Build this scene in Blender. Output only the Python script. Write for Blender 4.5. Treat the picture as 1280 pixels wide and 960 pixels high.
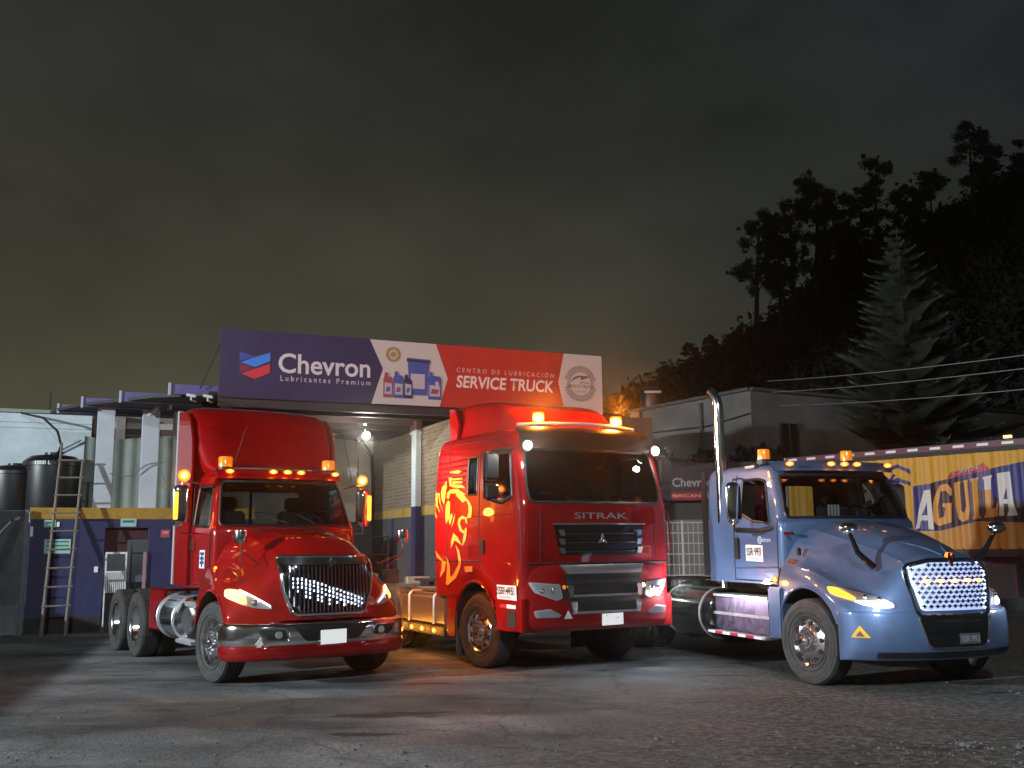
import bpy, bmesh, math, random
import numpy as np
from mathutils import Vector, Matrix
from mathutils.bvhtree import BVHTree
random.seed(7); rng = np.random.default_rng(7)
R = math.radians
for o in list(bpy.data.objects): bpy.data.objects.remove(o)
sc = bpy.context.scene
C = sc.collection

# ------------------------------------------------------------------ camera
cam_d = bpy.data.cameras.new('camera'); cam = bpy.data.objects.new('camera', cam_d); C.objects.link(cam)
cam_d.sensor_width = 36; cam_d.lens = 1252/1280*36; cam_d.clip_start = .1; cam_d.clip_end = 2000
cam.matrix_world = Matrix.Translation((0, 0, 1.733)) @ Matrix.Rotation(R(90)+.159, 4, 'X') @ Matrix.Rotation(-.01, 4, 'Z')
sc.camera = cam

# ------------------------------------------------------------------ world: overcast night sky with town glow
w = bpy.data.worlds.new('World'); sc.world = w; w.use_nodes = True
nt = w.node_tree; nt.nodes.clear()
def wn(t, **k):
    n = nt.nodes.new(t)
    for a, b in k.items(): setattr(n, a, b)
    return n
wo = wn('ShaderNodeOutputWorld'); bg = wn('ShaderNodeBackground'); tc = wn('ShaderNodeTexCoord')
sep = wn('ShaderNodeSeparateXYZ'); nt.links.new(tc.outputs['Generated'], sep.inputs[0])
ramp = wn('ShaderNodeValToRGB'); nt.links.new(sep.outputs['Z'], ramp.inputs[0])
e = ramp.color_ramp.elements
e[0].position = 0.0; e[0].color = (.078, .074, .044, 1)
e[1].position = .62; e[1].color = (.0150, .0165, .0160, 1)
for p, c in ((.12, (.066, .064, .040, 1)), (.25, (.047, .047, .033, 1)), (.40, (.0290, .0300, .0245, 1))):
    q = e.new(p); q.color = c
rx = wn('ShaderNodeMapRange'); nt.links.new(sep.outputs['X'], rx.inputs['Value'])
rx.inputs['From Min'].default_value = -.1; rx.inputs['From Max'].default_value = .6
mixr = wn('ShaderNodeMix', data_type='RGBA', blend_type='MULTIPLY'); nt.links.new(rx.outputs[0], mixr.inputs[0])
nt.links.new(ramp.outputs[0], mixr.inputs[6]); mixr.inputs[7].default_value = (.50, .62, .85, 1)
mp = wn('ShaderNodeMapping'); nt.links.new(tc.outputs['Generated'], mp.inputs[0]); mp.inputs['Scale'].default_value = (1.7, 1.7, 3.2)
nz = wn('ShaderNodeTexNoise'); nt.links.new(mp.outputs[0], nz.inputs['Vector'])
nz.inputs['Scale'].default_value = 1.7; nz.inputs['Detail'].default_value = 5; nz.inputs['Roughness'].default_value = .52
nr = wn('ShaderNodeMapRange'); nt.links.new(nz.outputs[0], nr.inputs['Value'])
nr.inputs['From Min'].default_value = .3; nr.inputs['From Max'].default_value = .7
nr.inputs['To Min'].default_value = .62; nr.inputs['To Max'].default_value = 1.32
mul = wn('ShaderNodeMix', data_type='RGBA', blend_type='MULTIPLY'); mul.inputs[0].default_value = 1
nt.links.new(mixr.outputs[2], mul.inputs[6]); nt.links.new(nr.outputs[0], mul.inputs[7])
nt.links.new(mul.outputs[2], bg.inputs[0]); bg.inputs[1].default_value = 1.0
nt.links.new(bg.outputs[0], wo.inputs[0])

# ------------------------------------------------------------------ yard floodlight behind the photographer
def light(name, kind, loc, energy, color, radius=.05, parent=None, **k):
    d = bpy.data.lights.new(name, kind); d.energy = energy; d.color = color
    if kind != 'SUN': d.shadow_soft_size = radius
    for a, b in k.items(): setattr(d, a, b)
    o = bpy.data.objects.new(name, d); C.objects.link(o); o.location = loc; o.parent = parent
    return o
def flood(name, loc, aim, energy, size, blend=.35, col=(.84, .94, 1.0)):
    o = light(name, 'SPOT', loc, energy, col, .25, spot_size=R(size), spot_blend=blend)
    o.rotation_euler = (Vector(aim)-Vector(loc)).to_track_quat('-Z', 'Y').to_euler(); return o
flood('yard_floodlight', (-28, -1, 8), (-1, 15.5, .5), 50000, 66)          # main one, to the left of the photographer
flood('yard_floodlight', (1, -10, 12), (0, 12, .3), 9500, 76, .6, (.80, .93, 1.0))          # weaker one behind

sc.view_settings.view_transform = 'Standard'; sc.view_settings.look = 'None'
sc.view_settings.exposure = 0; sc.view_settings.gamma = 1
try:
    sc.cycles.use_denoising = True; sc.cycles.denoiser = 'OPENIMAGEDENOISE'
    sc.cycles.max_bounces = 7; sc.cycles.transparent_max_bounces = 12
    sc.cycles.sample_clamp_indirect = 4; sc.cycles.blur_glossy = .5
except Exception: pass

# ------------------------------------------------------------------ materials
MATS = {}
def mat(name, col=(.5, .5, .5), rough=.5, metal=0, coat=0, emit=None, es=0, var=0, vscale=6, bump=0, bscale=60, col2=None, spec=.5, rvar=0, stretch=None):
    if name in MATS: return MATS[name]
    m = bpy.data.materials.new(name); m.use_nodes = True; t = m.node_tree; b = t.nodes['Principled BSDF']
    b.inputs['Base Color'].default_value = (*col, 1); b.inputs['Roughness'].default_value = rough; b.inputs['Metallic'].default_value = metal
    b.inputs['Coat Weight'].default_value = coat; b.inputs['Coat Roughness'].default_value = .04; b.inputs['Specular IOR Level'].default_value = spec
    if emit: b.inputs['Emission Color'].default_value = (*emit, 1); b.inputs['Emission Strength'].default_value = es
    if var or bump or rvar:
        co = t.nodes.new('ShaderNodeTexCoord'); src = co.outputs['Object']
        if stretch:
            mpn = t.nodes.new('ShaderNodeMapping'); mpn.inputs['Scale'].default_value = stretch
            t.links.new(src, mpn.inputs[0]); src = mpn.outputs[0]
    if var or rvar:
        n = t.nodes.new('ShaderNodeTexNoise'); n.inputs['Scale'].default_value = vscale; n.inputs['Detail'].default_value = 8; n.inputs['Roughness'].default_value = .65
        t.links.new(src, n.inputs['Vector'])
    if var:
        r = t.nodes.new('ShaderNodeValToRGB'); t.links.new(n.outputs[0], r.inputs[0])
        c2 = col2 or tuple(c*(1-var) for c in col)
        r.color_ramp.elements[0].position = .35; r.color_ramp.elements[0].color = (*c2, 1)
        r.color_ramp.elements[1].position = .65; r.color_ramp.elements[1].color = (*col, 1)
        t.links.new(r.outputs[0], b.inputs['Base Color'])
    if rvar:
        q = t.nodes.new('ShaderNodeMapRange'); t.links.new(n.outputs[0], q.inputs['Value'])
        q.inputs['From Min'].default_value = .3; q.inputs['From Max'].default_value = .7
        q.inputs['To Min'].default_value = rough; q.inputs['To Max'].default_value = rough+rvar
        t.links.new(q.outputs[0], b.inputs['Roughness'])
    if bump:
        n2 = t.nodes.new('ShaderNodeTexNoise'); n2.inputs['Scale'].default_value = bscale; n2.inputs['Detail'].default_value = 4
        t.links.new(src, n2.inputs['Vector'])
        bp = t.nodes.new('ShaderNodeBump'); bp.inputs['Strength'].default_value = bump; bp.inputs['Distance'].default_value = .02
        t.links.new(n2.outputs[0], bp.inputs['Height']); t.links.new(bp.outputs[0], b.inputs['Normal'])
    MATS[name] = m; return m
def glass(name, tint=(.5, .55, .55), rough=.03, refl=1.0):
    if name in MATS: return MATS[name]
    m = bpy.data.materials.new(name); m.use_nodes = True; t = m.node_tree; t.nodes.clear()
    o = t.nodes.new('ShaderNodeOutputMaterial'); tr = t.nodes.new('ShaderNodeBsdfTransparent'); tr.inputs[0].default_value = (*tint, 1)
    g = t.nodes.new('ShaderNodeBsdfGlossy'); g.inputs['Roughness'].default_value = rough; g.inputs[0].default_value = (refl, refl, refl, 1)
    f = t.nodes.new('ShaderNodeFresnel'); f.inputs[0].default_value = 1.5; mx = t.nodes.new('ShaderNodeMixShader')
    t.links.new(f.outputs[0], mx.inputs[0]); t.links.new(tr.outputs[0], mx.inputs[1]); t.links.new(g.outputs[0], mx.inputs[2]); t.links.new(mx.outputs[0], o.inputs[0])
    MATS[name] = m; return m
RED = mat('red paint', (.29, .0015, .0025), .42, coat=1, var=.22, rvar=.14, vscale=2.5, spec=.08)
RED2 = mat('deep red paint', (.24, .002, .003), .42, coat=1, var=.22, rvar=.14, vscale=2.5, spec=.08)
BLUE = mat('blue paint', (.095, .150, .280), .40, metal=.35, coat=1, var=.15, rvar=.14, vscale=2.5, spec=.2)
CHROME = mat('chrome', (.85, .85, .87), .08, metal=1, rvar=.08, vscale=9)
RIM = mat('wheel chrome', (.80, .80, .82), .12, metal=1, rvar=.12, vscale=9)
ALU = mat('polished aluminium', (.72, .72, .74), .28, metal=.8, rvar=.2, vscale=14)
DULL = mat('dull aluminium', (.42, .41, .40), .42, metal=1, rvar=.2, vscale=10, bump=.1, bscale=30)
BLACK = mat('black plastic', (.012, .012, .013), .35, rvar=.2, vscale=8)
GBLACK = mat('gloss black', (.008, .008, .009), .12, coat=.5)
MBLACK = mat('matt black', (.012, .012, .012), .8, bump=.2)
FRAME = mat('chassis paint', (.022, .021, .022), .5, rvar=.3, vscale=12, var=.4)
RUBBER = mat('tyre rubber', (.028, .028, .028), .72, var=.45, col2=(.060, .056, .050), vscale=9, bump=.25, bscale=90)
WHITE = mat('white print', (.78, .78, .78), .45)
PLATE = mat('number plate white', (.86, .86, .86), .4, emit=(1, 1, 1), es=0)
AMBER = mat('amber lamp core', (1, .5, .1), .3, emit=(1, .58, .2), es=16)
AMBERHOT = mat('amber beacon core', (1, .6, .2), .3, emit=(1, .66, .30), es=20)
def glowing_lens(name, col, es, clear=.45):
    m = bpy.data.materials.new(name); m.use_nodes = True; t = m.node_tree; t.nodes.clear()
    o = t.nodes.new('ShaderNodeOutputMaterial'); tr = t.nodes.new('ShaderNodeBsdfTransparent'); tr.inputs[0].default_value = (1, .75, .4, 1)
    e_ = t.nodes.new('ShaderNodeEmission'); e_.inputs[0].default_value = (*col, 1); e_.inputs[1].default_value = es
    mx = t.nodes.new('ShaderNodeMixShader'); mx.inputs[0].default_value = 1-clear
    t.links.new(tr.outputs[0], mx.inputs[1]); t.links.new(e_.outputs[0], mx.inputs[2]); t.links.new(mx.outputs[0], o.inputs[0]); MATS[name] = m; return m
AMBERLENS = glowing_lens('glowing amber lens', (1, .20, .010), 4.2, .40)
AMBERSOFT = glowing_lens('soft amber lens', (1, .15, .006), 1.3, .55)
AMBERDIM = mat('amber lens', (.75, .22, .02), .15, coat=1, emit=(1, .25, .01), es=.5)
AMBERMID = mat('amber strip lit', (1, .5, .05), .3, emit=(1, .30, .02), es=3.2)
LWHITE = mat('white lamp lit', (1, 1, 1), .3, emit=(.9, .95, 1), es=30)
LHOT = mat('hot white lamp and glint', (1, 1, 1), .3, emit=(1, .97, .9), es=80)
LWARM = mat('warm lamp lit', (1, .8, .4), .3, emit=(1, .55, .12), es=2.6)
LED_GLINT = mat('cool led and glint', (1, 1, 1), .3, emit=(.62, .78, 1), es=6)
GRILLE_LIT = mat('lit grille panel', (.6, .6, .6), .3, emit=(.40, .52, 1), es=.9, var=.0)
RUNNING = mat('running light strip', (1, 1, 1), .3, emit=(1, .97, .92), es=3.5)
REFLECTOR = mat('lamp reflector', (.62, .64, .66), .3, metal=.55)
LENS = glass('clear lens', (.9, .9, .9))
GLASS = glass('cab glass', (.62, .66, .64))
DGLASS = glass('dark cab glass', (.32, .33, .33), refl=.8)
SEAT = mat('seat fabric', (.03, .03, .032), .85, bump=.2)
DASH = mat('dashboard', (.035, .034, .033), .7)
RSTRIPE = mat('red reflective', (.5, .02, .03), .4)
YEL = mat('yellow sticker', (.75, .45, .02), .5)

# ------------------------------------------------------------------ mesh helpers
def link(name, me, m=None, parent=None, smooth=None, **props):
    o = bpy.data.objects.new(name, me); C.objects.link(o)
    if m is not None and not me.materials:
        for mm in (m if isinstance(m, (list, tuple)) else [m]): me.materials.append(mm)
    if parent: o.parent = parent
    if smooth is not None and len(me.polygons):
        me.polygons.foreach_set('use_smooth', [True]*len(me.polygons))
        me.set_sharp_from_angle(angle=R(smooth))
    for k, v in props.items(): o[k] = v
    return o
def from_bm(name, bm, m, parent=None, smooth=35, bevel=0, seg=2, recalc=True, **props):
    if recalc: bmesh.ops.recalc_face_normals(bm, faces=bm.faces)
    if bevel:
        ed = [e for e in bm.edges if len(e.link_faces) == 2 and e.calc_face_angle(0) > R(30)]
        if ed: bmesh.ops.bevel(bm, geom=ed, offset=bevel, segments=seg, affect='EDGES', clamp_overlap=True)
    me = bpy.data.meshes.new(name); bm.to_mesh(me); bm.free()
    return link(name, me, m, parent, smooth, **props)
def empty(name, label, cat, loc=(0, 0, 0), rz=0, group=None):
    o = bpy.data.objects.new(name, None); C.objects.link(o); o.location = loc; o.rotation_euler = (0, 0, rz); o.empty_display_size = .2
    o['label'] = label; o['category'] = cat
    if group: o['group'] = group
    return o
def tag(o, label, cat, group=None):
    o['label'] = label; o['category'] = cat
    if group: o['group'] = group
    return o
def bx(bm, x0, x1, y0, y1, z0, z1, mx=None):
    vs = [Vector((x, y, z)) for x in (x0, x1) for y in (y0, y1) for z in (z0, z1)]
    if mx: vs = [mx @ v for v in vs]
    v = [bm.verts.new(p) for p in vs]
    for f in ((0, 1, 3, 2), (4, 6, 7, 5), (0, 4, 5, 1), (2, 3, 7, 6), (0, 2, 6, 4), (1, 5, 7, 3)): bm.faces.new([v[i] for i in f])
def box(name, x0, x1, y0, y1, z0, z1, m, parent=None, bevel=0, mx=None, **p):
    bm = bmesh.new(); bx(bm, x0, x1, y0, y1, z0, z1, mx); return from_bm(name, bm, m, parent, bevel=bevel, **p)
def frame_of(d):
    d = Vector(d).normalized(); a = Vector((0, 0, 1)) if abs(d.z) < .9 else Vector((1, 0, 0))
    u = d.cross(a).normalized(); return u, d.cross(u).normalized(), d
def tube(bm, pts, r, seg=10, closed=False, cap=True):
    pts = [Vector(p) for p in pts]; n = len(pts); rings = []; pu = None
    for i, p in enumerate(pts):
        if closed: d = pts[(i+1) % n]-pts[i-1]
        else: d = pts[min(i+1, n-1)]-pts[max(i-1, 0)]
        d.normalize()
        if pu is None: u, v, _ = frame_of(d)
        else:
            u = (pu - d*pu.dot(d)).normalized(); v = d.cross(u)
        pu = u; rr = r[i] if isinstance(r, (list, tuple)) else r
        rings.append([bm.verts.new(p+u*math.cos(a)*rr+v*math.sin(a)*rr) for a in [2*math.pi*k/seg for k in range(seg)]])
    for i in range(n if closed else n-1):
        a, b = rings[i], rings[(i+1) % n]
        for k in range(seg): bm.faces.new((a[k], a[(k+1) % seg], b[(k+1) % seg], b[k]))
    if cap and not closed: bm.faces.new(rings[0][::-1]); bm.faces.new(rings[-1])
def tubo(name, pts, r, m, parent=None, seg=10, closed=False, **p):
    bm = bmesh.new(); tube(bm, pts, r, seg, closed); return from_bm(name, bm, m, parent, **p)
def lathe(bm, prof, seg=32, mx=None, mod=None, close=False):
    # profile of (r, a): a along the axis = local Y
    rings = []
    for i, (r, a) in enumerate(prof):
        ring = []
        for k in range(seg):
            t = 2*math.pi*k/seg; rr = r+(mod(i, k) if mod else 0)
            p = Vector((rr*math.cos(t), a, rr*math.sin(t)))
            ring.append(bm.verts.new(mx @ p if mx else p))
        rings.append(ring)
    for i in range(len(rings)-1 if not close else len(rings)):
        a, b = rings[i], rings[(i+1) % len(rings)]
        for k in range(seg): bm.faces.new((a[k], a[(k+1) % seg], b[(k+1) % seg], b[k]))
    return rings
def cyl(bm, p0, p1, r, seg=16, r1=None): tube(bm, [p0, p1], [r, r if r1 is None else r1], seg)
def prism(bm, poly, fn, d0, d1):
    # poly 2d, fn(a,b,depth)->3d
    a = [bm.verts.new(fn(x, y, d0)) for x, y in poly]; b = [bm.verts.new(fn(x, y, d1)) for x, y in poly]
    n = len(poly)
    fa = bm.faces.new(a[::-1]); fb = bm.faces.new(b); fa.normal_update(); fb.normal_update()
    for i in range(n): bm.faces.new((a[i], a[(i+1) % n], b[(i+1) % n], b[i]))
    bmesh.ops.triangulate(bm, faces=[f for f in (fa, fb) if len(f.verts) > 4])
def prismo(name, poly, fn, d0, d1, m, parent=None, bevel=0, **p):
    bm = bmesh.new(); prism(bm, poly, fn, d0, d1); return from_bm(name, bm, m, parent, bevel=bevel, **p)
def XZ(x, z, d): return Vector((x, d, z))
def YZ(y, z, d): return Vector((d, y, z))
def XY(x, y, d): return Vector((x, y, d))
def cr(P, n):
    # Catmull-Rom along axis 0 of array
    P = np.asarray(P, float); L = len(P); out = []
    for i in range(L-1):
        p0 = P[i-1] if i > 0 else 2*P[0]-P[1]; p1 = P[i]; p2 = P[i+1]; p3 = P[i+2] if i+2 < L else 2*P[-1]-P[-2]
        for k in range(n):
            t = k/n; out.append(.5*((2*p1)+(-p0+p2)*t+(2*p0-5*p1+4*p2-p3)*t*t+(-p0+3*p1-3*p2+p3)*t**3))
    out.append(P[-1]); return np.array(out)
def grid_bm(G, bm=None):
    bm = bm or bmesh.new(); a, b = G.shape[:2]
    v = [[bm.verts.new(G[i, j]) for j in range(b)] for i in range(a)]
    for i in range(a-1):
        for j in range(b-1):
            try: bm.faces.new((v[i][j], v[i+1][j], v[i+1][j+1], v[i][j+1]))
            except ValueError: pass
    bmesh.ops.remove_doubles(bm, verts=bm.verts, dist=1e-4)
    return bm
def surf(rows, nu=5, nv=4, crease=()):
    # rows of half profiles (centre to side); mirrored in Y; dense; creased columns keep a tight edge
    if crease:
        out = []
        for r_ in rows:
            q = []
            for j, p in enumerate(r_):
                p = np.array(p, float)
                if j in crease: q += [p+(np.array(r_[j-1])-p)*.10, p, p+(np.array(r_[j+1])-p)*.10]
                else: q.append(p)
            out.append(q)
        rows = out
    G = cr(rows, nu); G = np.swapaxes(cr(np.swapaxes(G, 0, 1), nv), 0, 1)
    M = G[:, ::-1].copy(); M[:, :, 1] *= -1
    return grid_bm(np.concatenate([M[:, :-1], G], axis=1))
def ring(z, xf, xb, wf, wb, bulge=0, rf=.1, rb=.08, tilt=0, nf=14, ns=18, nb=8, nc=5):
    pts = []
    for i in range(nf+1):
        y = -(wf-rf)+2*(wf-rf)*i/nf; pts.append((xf+bulge*(1-(y/wf)**2), y))
    for i in range(1, nc):
        a = math.pi/2*i/nc; pts.append((xf-rf+rf*math.cos(a)+bulge*(1-((wf-rf)/wf)**2)*(1-i/nc), wf-rf+rf*math.sin(a)))
    for i in range(ns+1):
        t = i/ns; pts.append((xf-rf+(xb+rb-xf+rf)*t, wf+(wb-wf)*t))
    for i in range(1, 3):
        a = math.pi/2*i/3; pts.append((xb+rb-rb*math.sin(a), wb-rb+rb*math.cos(a)))
    half = pts[nf+1:]
    for i in range(nb+1): pts.append((xb, (wb-rb)*(1-2*i/nb)))
    for x, y in reversed(half): pts.append((x, -y))
    return [(x, y, z) for x, y in pts]
def ringloft(params, nz=4, top=True):
    P = np.array(params, float); D = cr(P, nz)
    G = np.array([ring(d[0], d[1], d[2], d[3], d[4], d[5], max(d[6], .01), .06) for d in D])
    bm = bmesh.new(); n = G.shape[1]
    v = [[bm.verts.new(G[i, j]) for j in range(n)] for i in range(len(G))]
    for i in range(len(G)-1):
        for j in range(n): bm.faces.new((v[i][j], v[i][(j+1) % n], v[i+1][(j+1) % n], v[i+1][j]))
    if top:
        f = bm.faces.new(v[-1]); bmesh.ops.triangulate(bm, faces=[f])
    bmesh.ops.recalc_face_normals(bm, faces=bm.faces)
    return bm
def circ(cx, cy, r, n=24, a0=0, a1=360): return [(cx+r*math.cos(R(a0+(a1-a0)*i/n)), cy+r*math.sin(R(a0+(a1-a0)*i/n))) for i in range(n)]
def rpoly(poly, r=.05, n=3):
    out = []; L = len(poly)
    for i in range(L):
        p = Vector(poly[i]); a = (Vector(poly[i-1])-p); b = (Vector(poly[(i+1) % L])-p)
        k = min(r, a.length*.4, b.length*.4); a.normalize(); b.normalize()
        A, B = p+a*k, p+b*k
        for j in range(n+1):
            t = j/n; q = A*(1-t)**2+p*2*t*(1-t)+B*t*t; out.append((q.x, q.y))
    return out
def cut(bm, poly, axis, sign, lo=None, hi=None):
    """cut a convex polygon (in the plane across axis) out of the shell; returns the removed faces as a new bmesh"""
    ia, ib = {'X': (1, 2), 'Y': (0, 2), 'Z': (0, 1)}[axis]; k = 'XYZ'.index(axis)
    cx = sum(p[0] for p in poly)/len(poly); cy = sum(p[1] for p in poly)/len(poly)
    mn = [min(p[i] for p in poly)-.02 for i in (0, 1)]; mxx = [max(p[i] for p in poly)+.02 for i in (0, 1)]
    def near(f):
        if f.normal[k]*sign < .05: return False
        a = [v.co[ia] for v in f.verts]; b = [v.co[ib] for v in f.verts]; c = f.calc_center_median()[k]
        if lo is not None and c < lo: return False
        if hi is not None and c > hi: return False
        return max(a) > mn[0] and min(a) < mxx[0] and max(b) > mn[1] and min(b) < mxx[1]
    for i in range(len(poly)):
        p, q = poly[i], poly[(i+1) % len(poly)]
        nrm = (q[1]-p[1], -(q[0]-p[0]))
        if nrm[0]**2+nrm[1]**2 < 1e-10: continue
        co = [0, 0, 0]; no = [0, 0, 0]; co[ia], co[ib] = p; no[ia], no[ib] = nrm
        bm.normal_update()
        fs = [f for f in bm.faces if near(f)]
        g = list({e for f in fs for e in f.edges})+fs+list({v for f in fs for v in f.verts})
        bmesh.ops.bisect_plane(bm, geom=g, plane_co=co, plane_no=no, dist=1e-5)
    bm.normal_update(); rem = []
    for f in bm.faces:
        if not near(f): continue
        c = f.calc_center_median(); a, b = c[ia], c[ib]; ins = True; s0 = 0
        for i in range(len(poly)):
            p, q = poly[i], poly[(i+1) % len(poly)]
            cr_ = (q[0]-p[0])*(b-p[1])-(q[1]-p[1])*(a-p[0])
            if abs(cr_) < 1e-9: continue
            if s0 == 0: s0 = math.copysign(1, cr_)
            elif cr_*s0 < 0: ins = False; break
        if ins: rem.append(f)
    out = bmesh.new(); mp_ = {}
    for f in rem:
        vs = []
        for v in f.verts:
            if v not in mp_: mp_[v] = out.verts.new(v.co)
            vs.append(mp_[v])
        out.faces.new(vs)
    bmesh.ops.delete(bm, geom=rem, context='FACES')
    return out
def loop_pts(bm):
    """ordered boundary loop of an open patch"""
    be = [e for e in bm.edges if e.is_boundary]
    if not be: return []
    nb = {}
    for e in be:
        a, b = e.verts; nb.setdefault(a, []).append(b); nb.setdefault(b, []).append(a)
    s = be[0].verts[0]; path = [s]; prev = None; cur = s
    while True:
        nx = [v for v in nb[cur] if v is not prev]
        if not nx: break
        prev, cur = cur, nx[0]
        if cur is s: break
        path.append(cur)
        if len(path) > 5000: break
    return [v.co.copy() for v in path]
def window(bm, poly, axis, sign, name, gm, sealm, parent, seal=.014, lo=None, hi=None, inset=.006):
    g = cut(bm, poly, axis, sign, lo, hi)
    if not g.faces: g.free(); return None
    lp = loop_pts(g)
    k = 'XYZ'.index(axis)
    for v in g.verts: v.co[k] -= sign*inset
    go = from_bm(name, g, gm, parent, smooth=60, recalc=False)
    if lp and sealm:
        tubo('window_seal', lp, seal, sealm, go, seg=6, closed=True)
    return go
def bvh_of(bm): bm.normal_update(); return BVHTree.FromBMesh(bm)
def drape_bm(poly, axis, sign, bvh, off=.004, thick=0, step=.06, start=3.0, bm=None):
    ia, ib = {'X': (1, 2), 'Y': (0, 2), 'Z': (0, 1)}[axis]; k = 'XYZ'.index(axis)
    t = bmesh.new(); vs = []
    for p in poly:
        c = [0, 0, 0]; c[ia], c[ib] = p; vs.append(t.verts.new(c))
    f = t.faces.new(vs); f.normal_update(); bmesh.ops.triangulate(t, faces=[f])
    for i, q in ((ia, 0), (ib, 1)):
        a, b = min(p[q] for p in poly), max(p[q] for p in poly); n = int((b-a)/step)
        for s in range(1, n+1):
            co = [0, 0, 0]; no = [0, 0, 0]; co[i] = a+(b-a)*s/(n+1); no[i] = 1
            bmesh.ops.bisect_plane(t, geom=list(t.verts)+list(t.edges)+list(t.faces), plane_co=co, plane_no=no, dist=1e-5)
    d = Vector((0, 0, 0)); d[k] = -sign
    last = None
    for v in t.verts:
        o = v.co.copy(); o[k] = sign*start
        h = bvh.ray_cast(o, d)
        if h[0] is None:
            h2 = bvh.find_nearest(Vector([v.co[i] if i != k else (last[k] if last else 0) for i in range(3)]))
            n = Vector((0, 0, 0)); n[k] = sign
            v.co[k] = (h2[0][k] if h2[0] else 0)+sign*off
        else:
            n = h[1]
            if n[k]*sign < 0: n = -n
            v.co = h[0]+n*off; last = h[0]
    if thick:
        r = bmesh.ops.extrude_face_region(t, geom=list(t.faces))
        for v in r['geom']:
            if isinstance(v, bmesh.types.BMVert): v.co[k] += sign*thick
    bmesh.ops.recalc_face_normals(t, faces=t.faces)
    if not thick:
        t.normal_update()
        sm = sum(f.normal[k] for f in t.faces)
        if sm*sign < 0: bmesh.ops.reverse_faces(t, faces=t.faces)
    return t
def drape(name, poly, axis, sign, bvh, m, parent=None, off=.004, thick=0, step=.06, bevel=0, smooth=40, **p):
    return from_bm(name, drape_bm(poly, axis, sign, bvh, off, thick, step), m, parent, smooth=smooth, bevel=bevel, recalc=False, **p)
def text(name, s, m, parent, org, u, v, w_, h_, bold=0, ext=.002, slant=0, raise_=.004, **p):
    """lettering laid with its lower left at org, running along u with height along v"""
    cu = bpy.data.curves.new(name, 'FONT'); cu.body = s; cu.size = 1; cu.offset = bold*.45; cu.extrude = 0; cu.resolution_u = 3; cu.shear = slant
    to = bpy.data.objects.new(name, cu); C.objects.link(to); bpy.context.view_layer.update()
    me = bpy.data.meshes.new_from_object(to.evaluated_get(bpy.context.evaluated_depsgraph_get()))
    bpy.data.objects.remove(to)
    n = len(me.vertices); a = np.empty(n*3); me.vertices.foreach_get('co', a); a = a.reshape(-1, 3)
    lo, hi = a.min(0), a.max(0); sx = w_/(hi[0]-lo[0]); sy = h_/(hi[1]-lo[1])
    u = np.array(Vector(u).normalized()); v = np.array(Vector(v).normalized()); nn = np.cross(u, v)
    b = np.array(org)+np.outer((a[:, 0]-lo[0])*sx, u)+np.outer((a[:, 1]-lo[1])*sy, v)+nn*raise_
    me.vertices.foreach_set('co', b.ravel()); me.materials.clear()
    return link(name, me, m, parent, **p)
def scatter_cards(pos, size, jitter=1.0, flat=None, r=rng):
    """many small leaf shaped quads -> vertex, face arrays"""
    n = len(pos); d = r.normal(size=(n, 3)); d /= np.linalg.norm(d, axis=1)[:, None]
    e_ = r.normal(size=(n, 3)); e_ -= d*(e_*d).sum(1)[:, None]; e_ /= np.linalg.norm(e_, axis=1)[:, None]
    s = (size*(0.6+.8*r.random(n)))[:, None]
    q = np.stack([pos-d*s, pos+e_*s*.45, pos+d*s, pos-e_*s*.45], 1).reshape(-1, 3)
    f = np.arange(n*4).reshape(-1, 4); return q, f
def np_mesh(name, V, Fq):
    me = bpy.data.meshes.new(name); me.vertices.add(len(V)); me.vertices.foreach_set('co', np.asarray(V, np.float32).ravel())
    k = Fq.shape[1]; me.loops.add(Fq.size); me.polygons.add(len(Fq))
    me.loops.foreach_set('vertex_index', Fq.ravel().astype(np.int32)); me.polygons.foreach_set('loop_start', np.arange(0, Fq.size, k, dtype=np.int32))
    try: me.polygons.foreach_set('loop_total', np.full(len(Fq), k, np.int32))
    except Exception: pass
    me.update(calc_edges=True); me.validate(); return me

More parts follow.
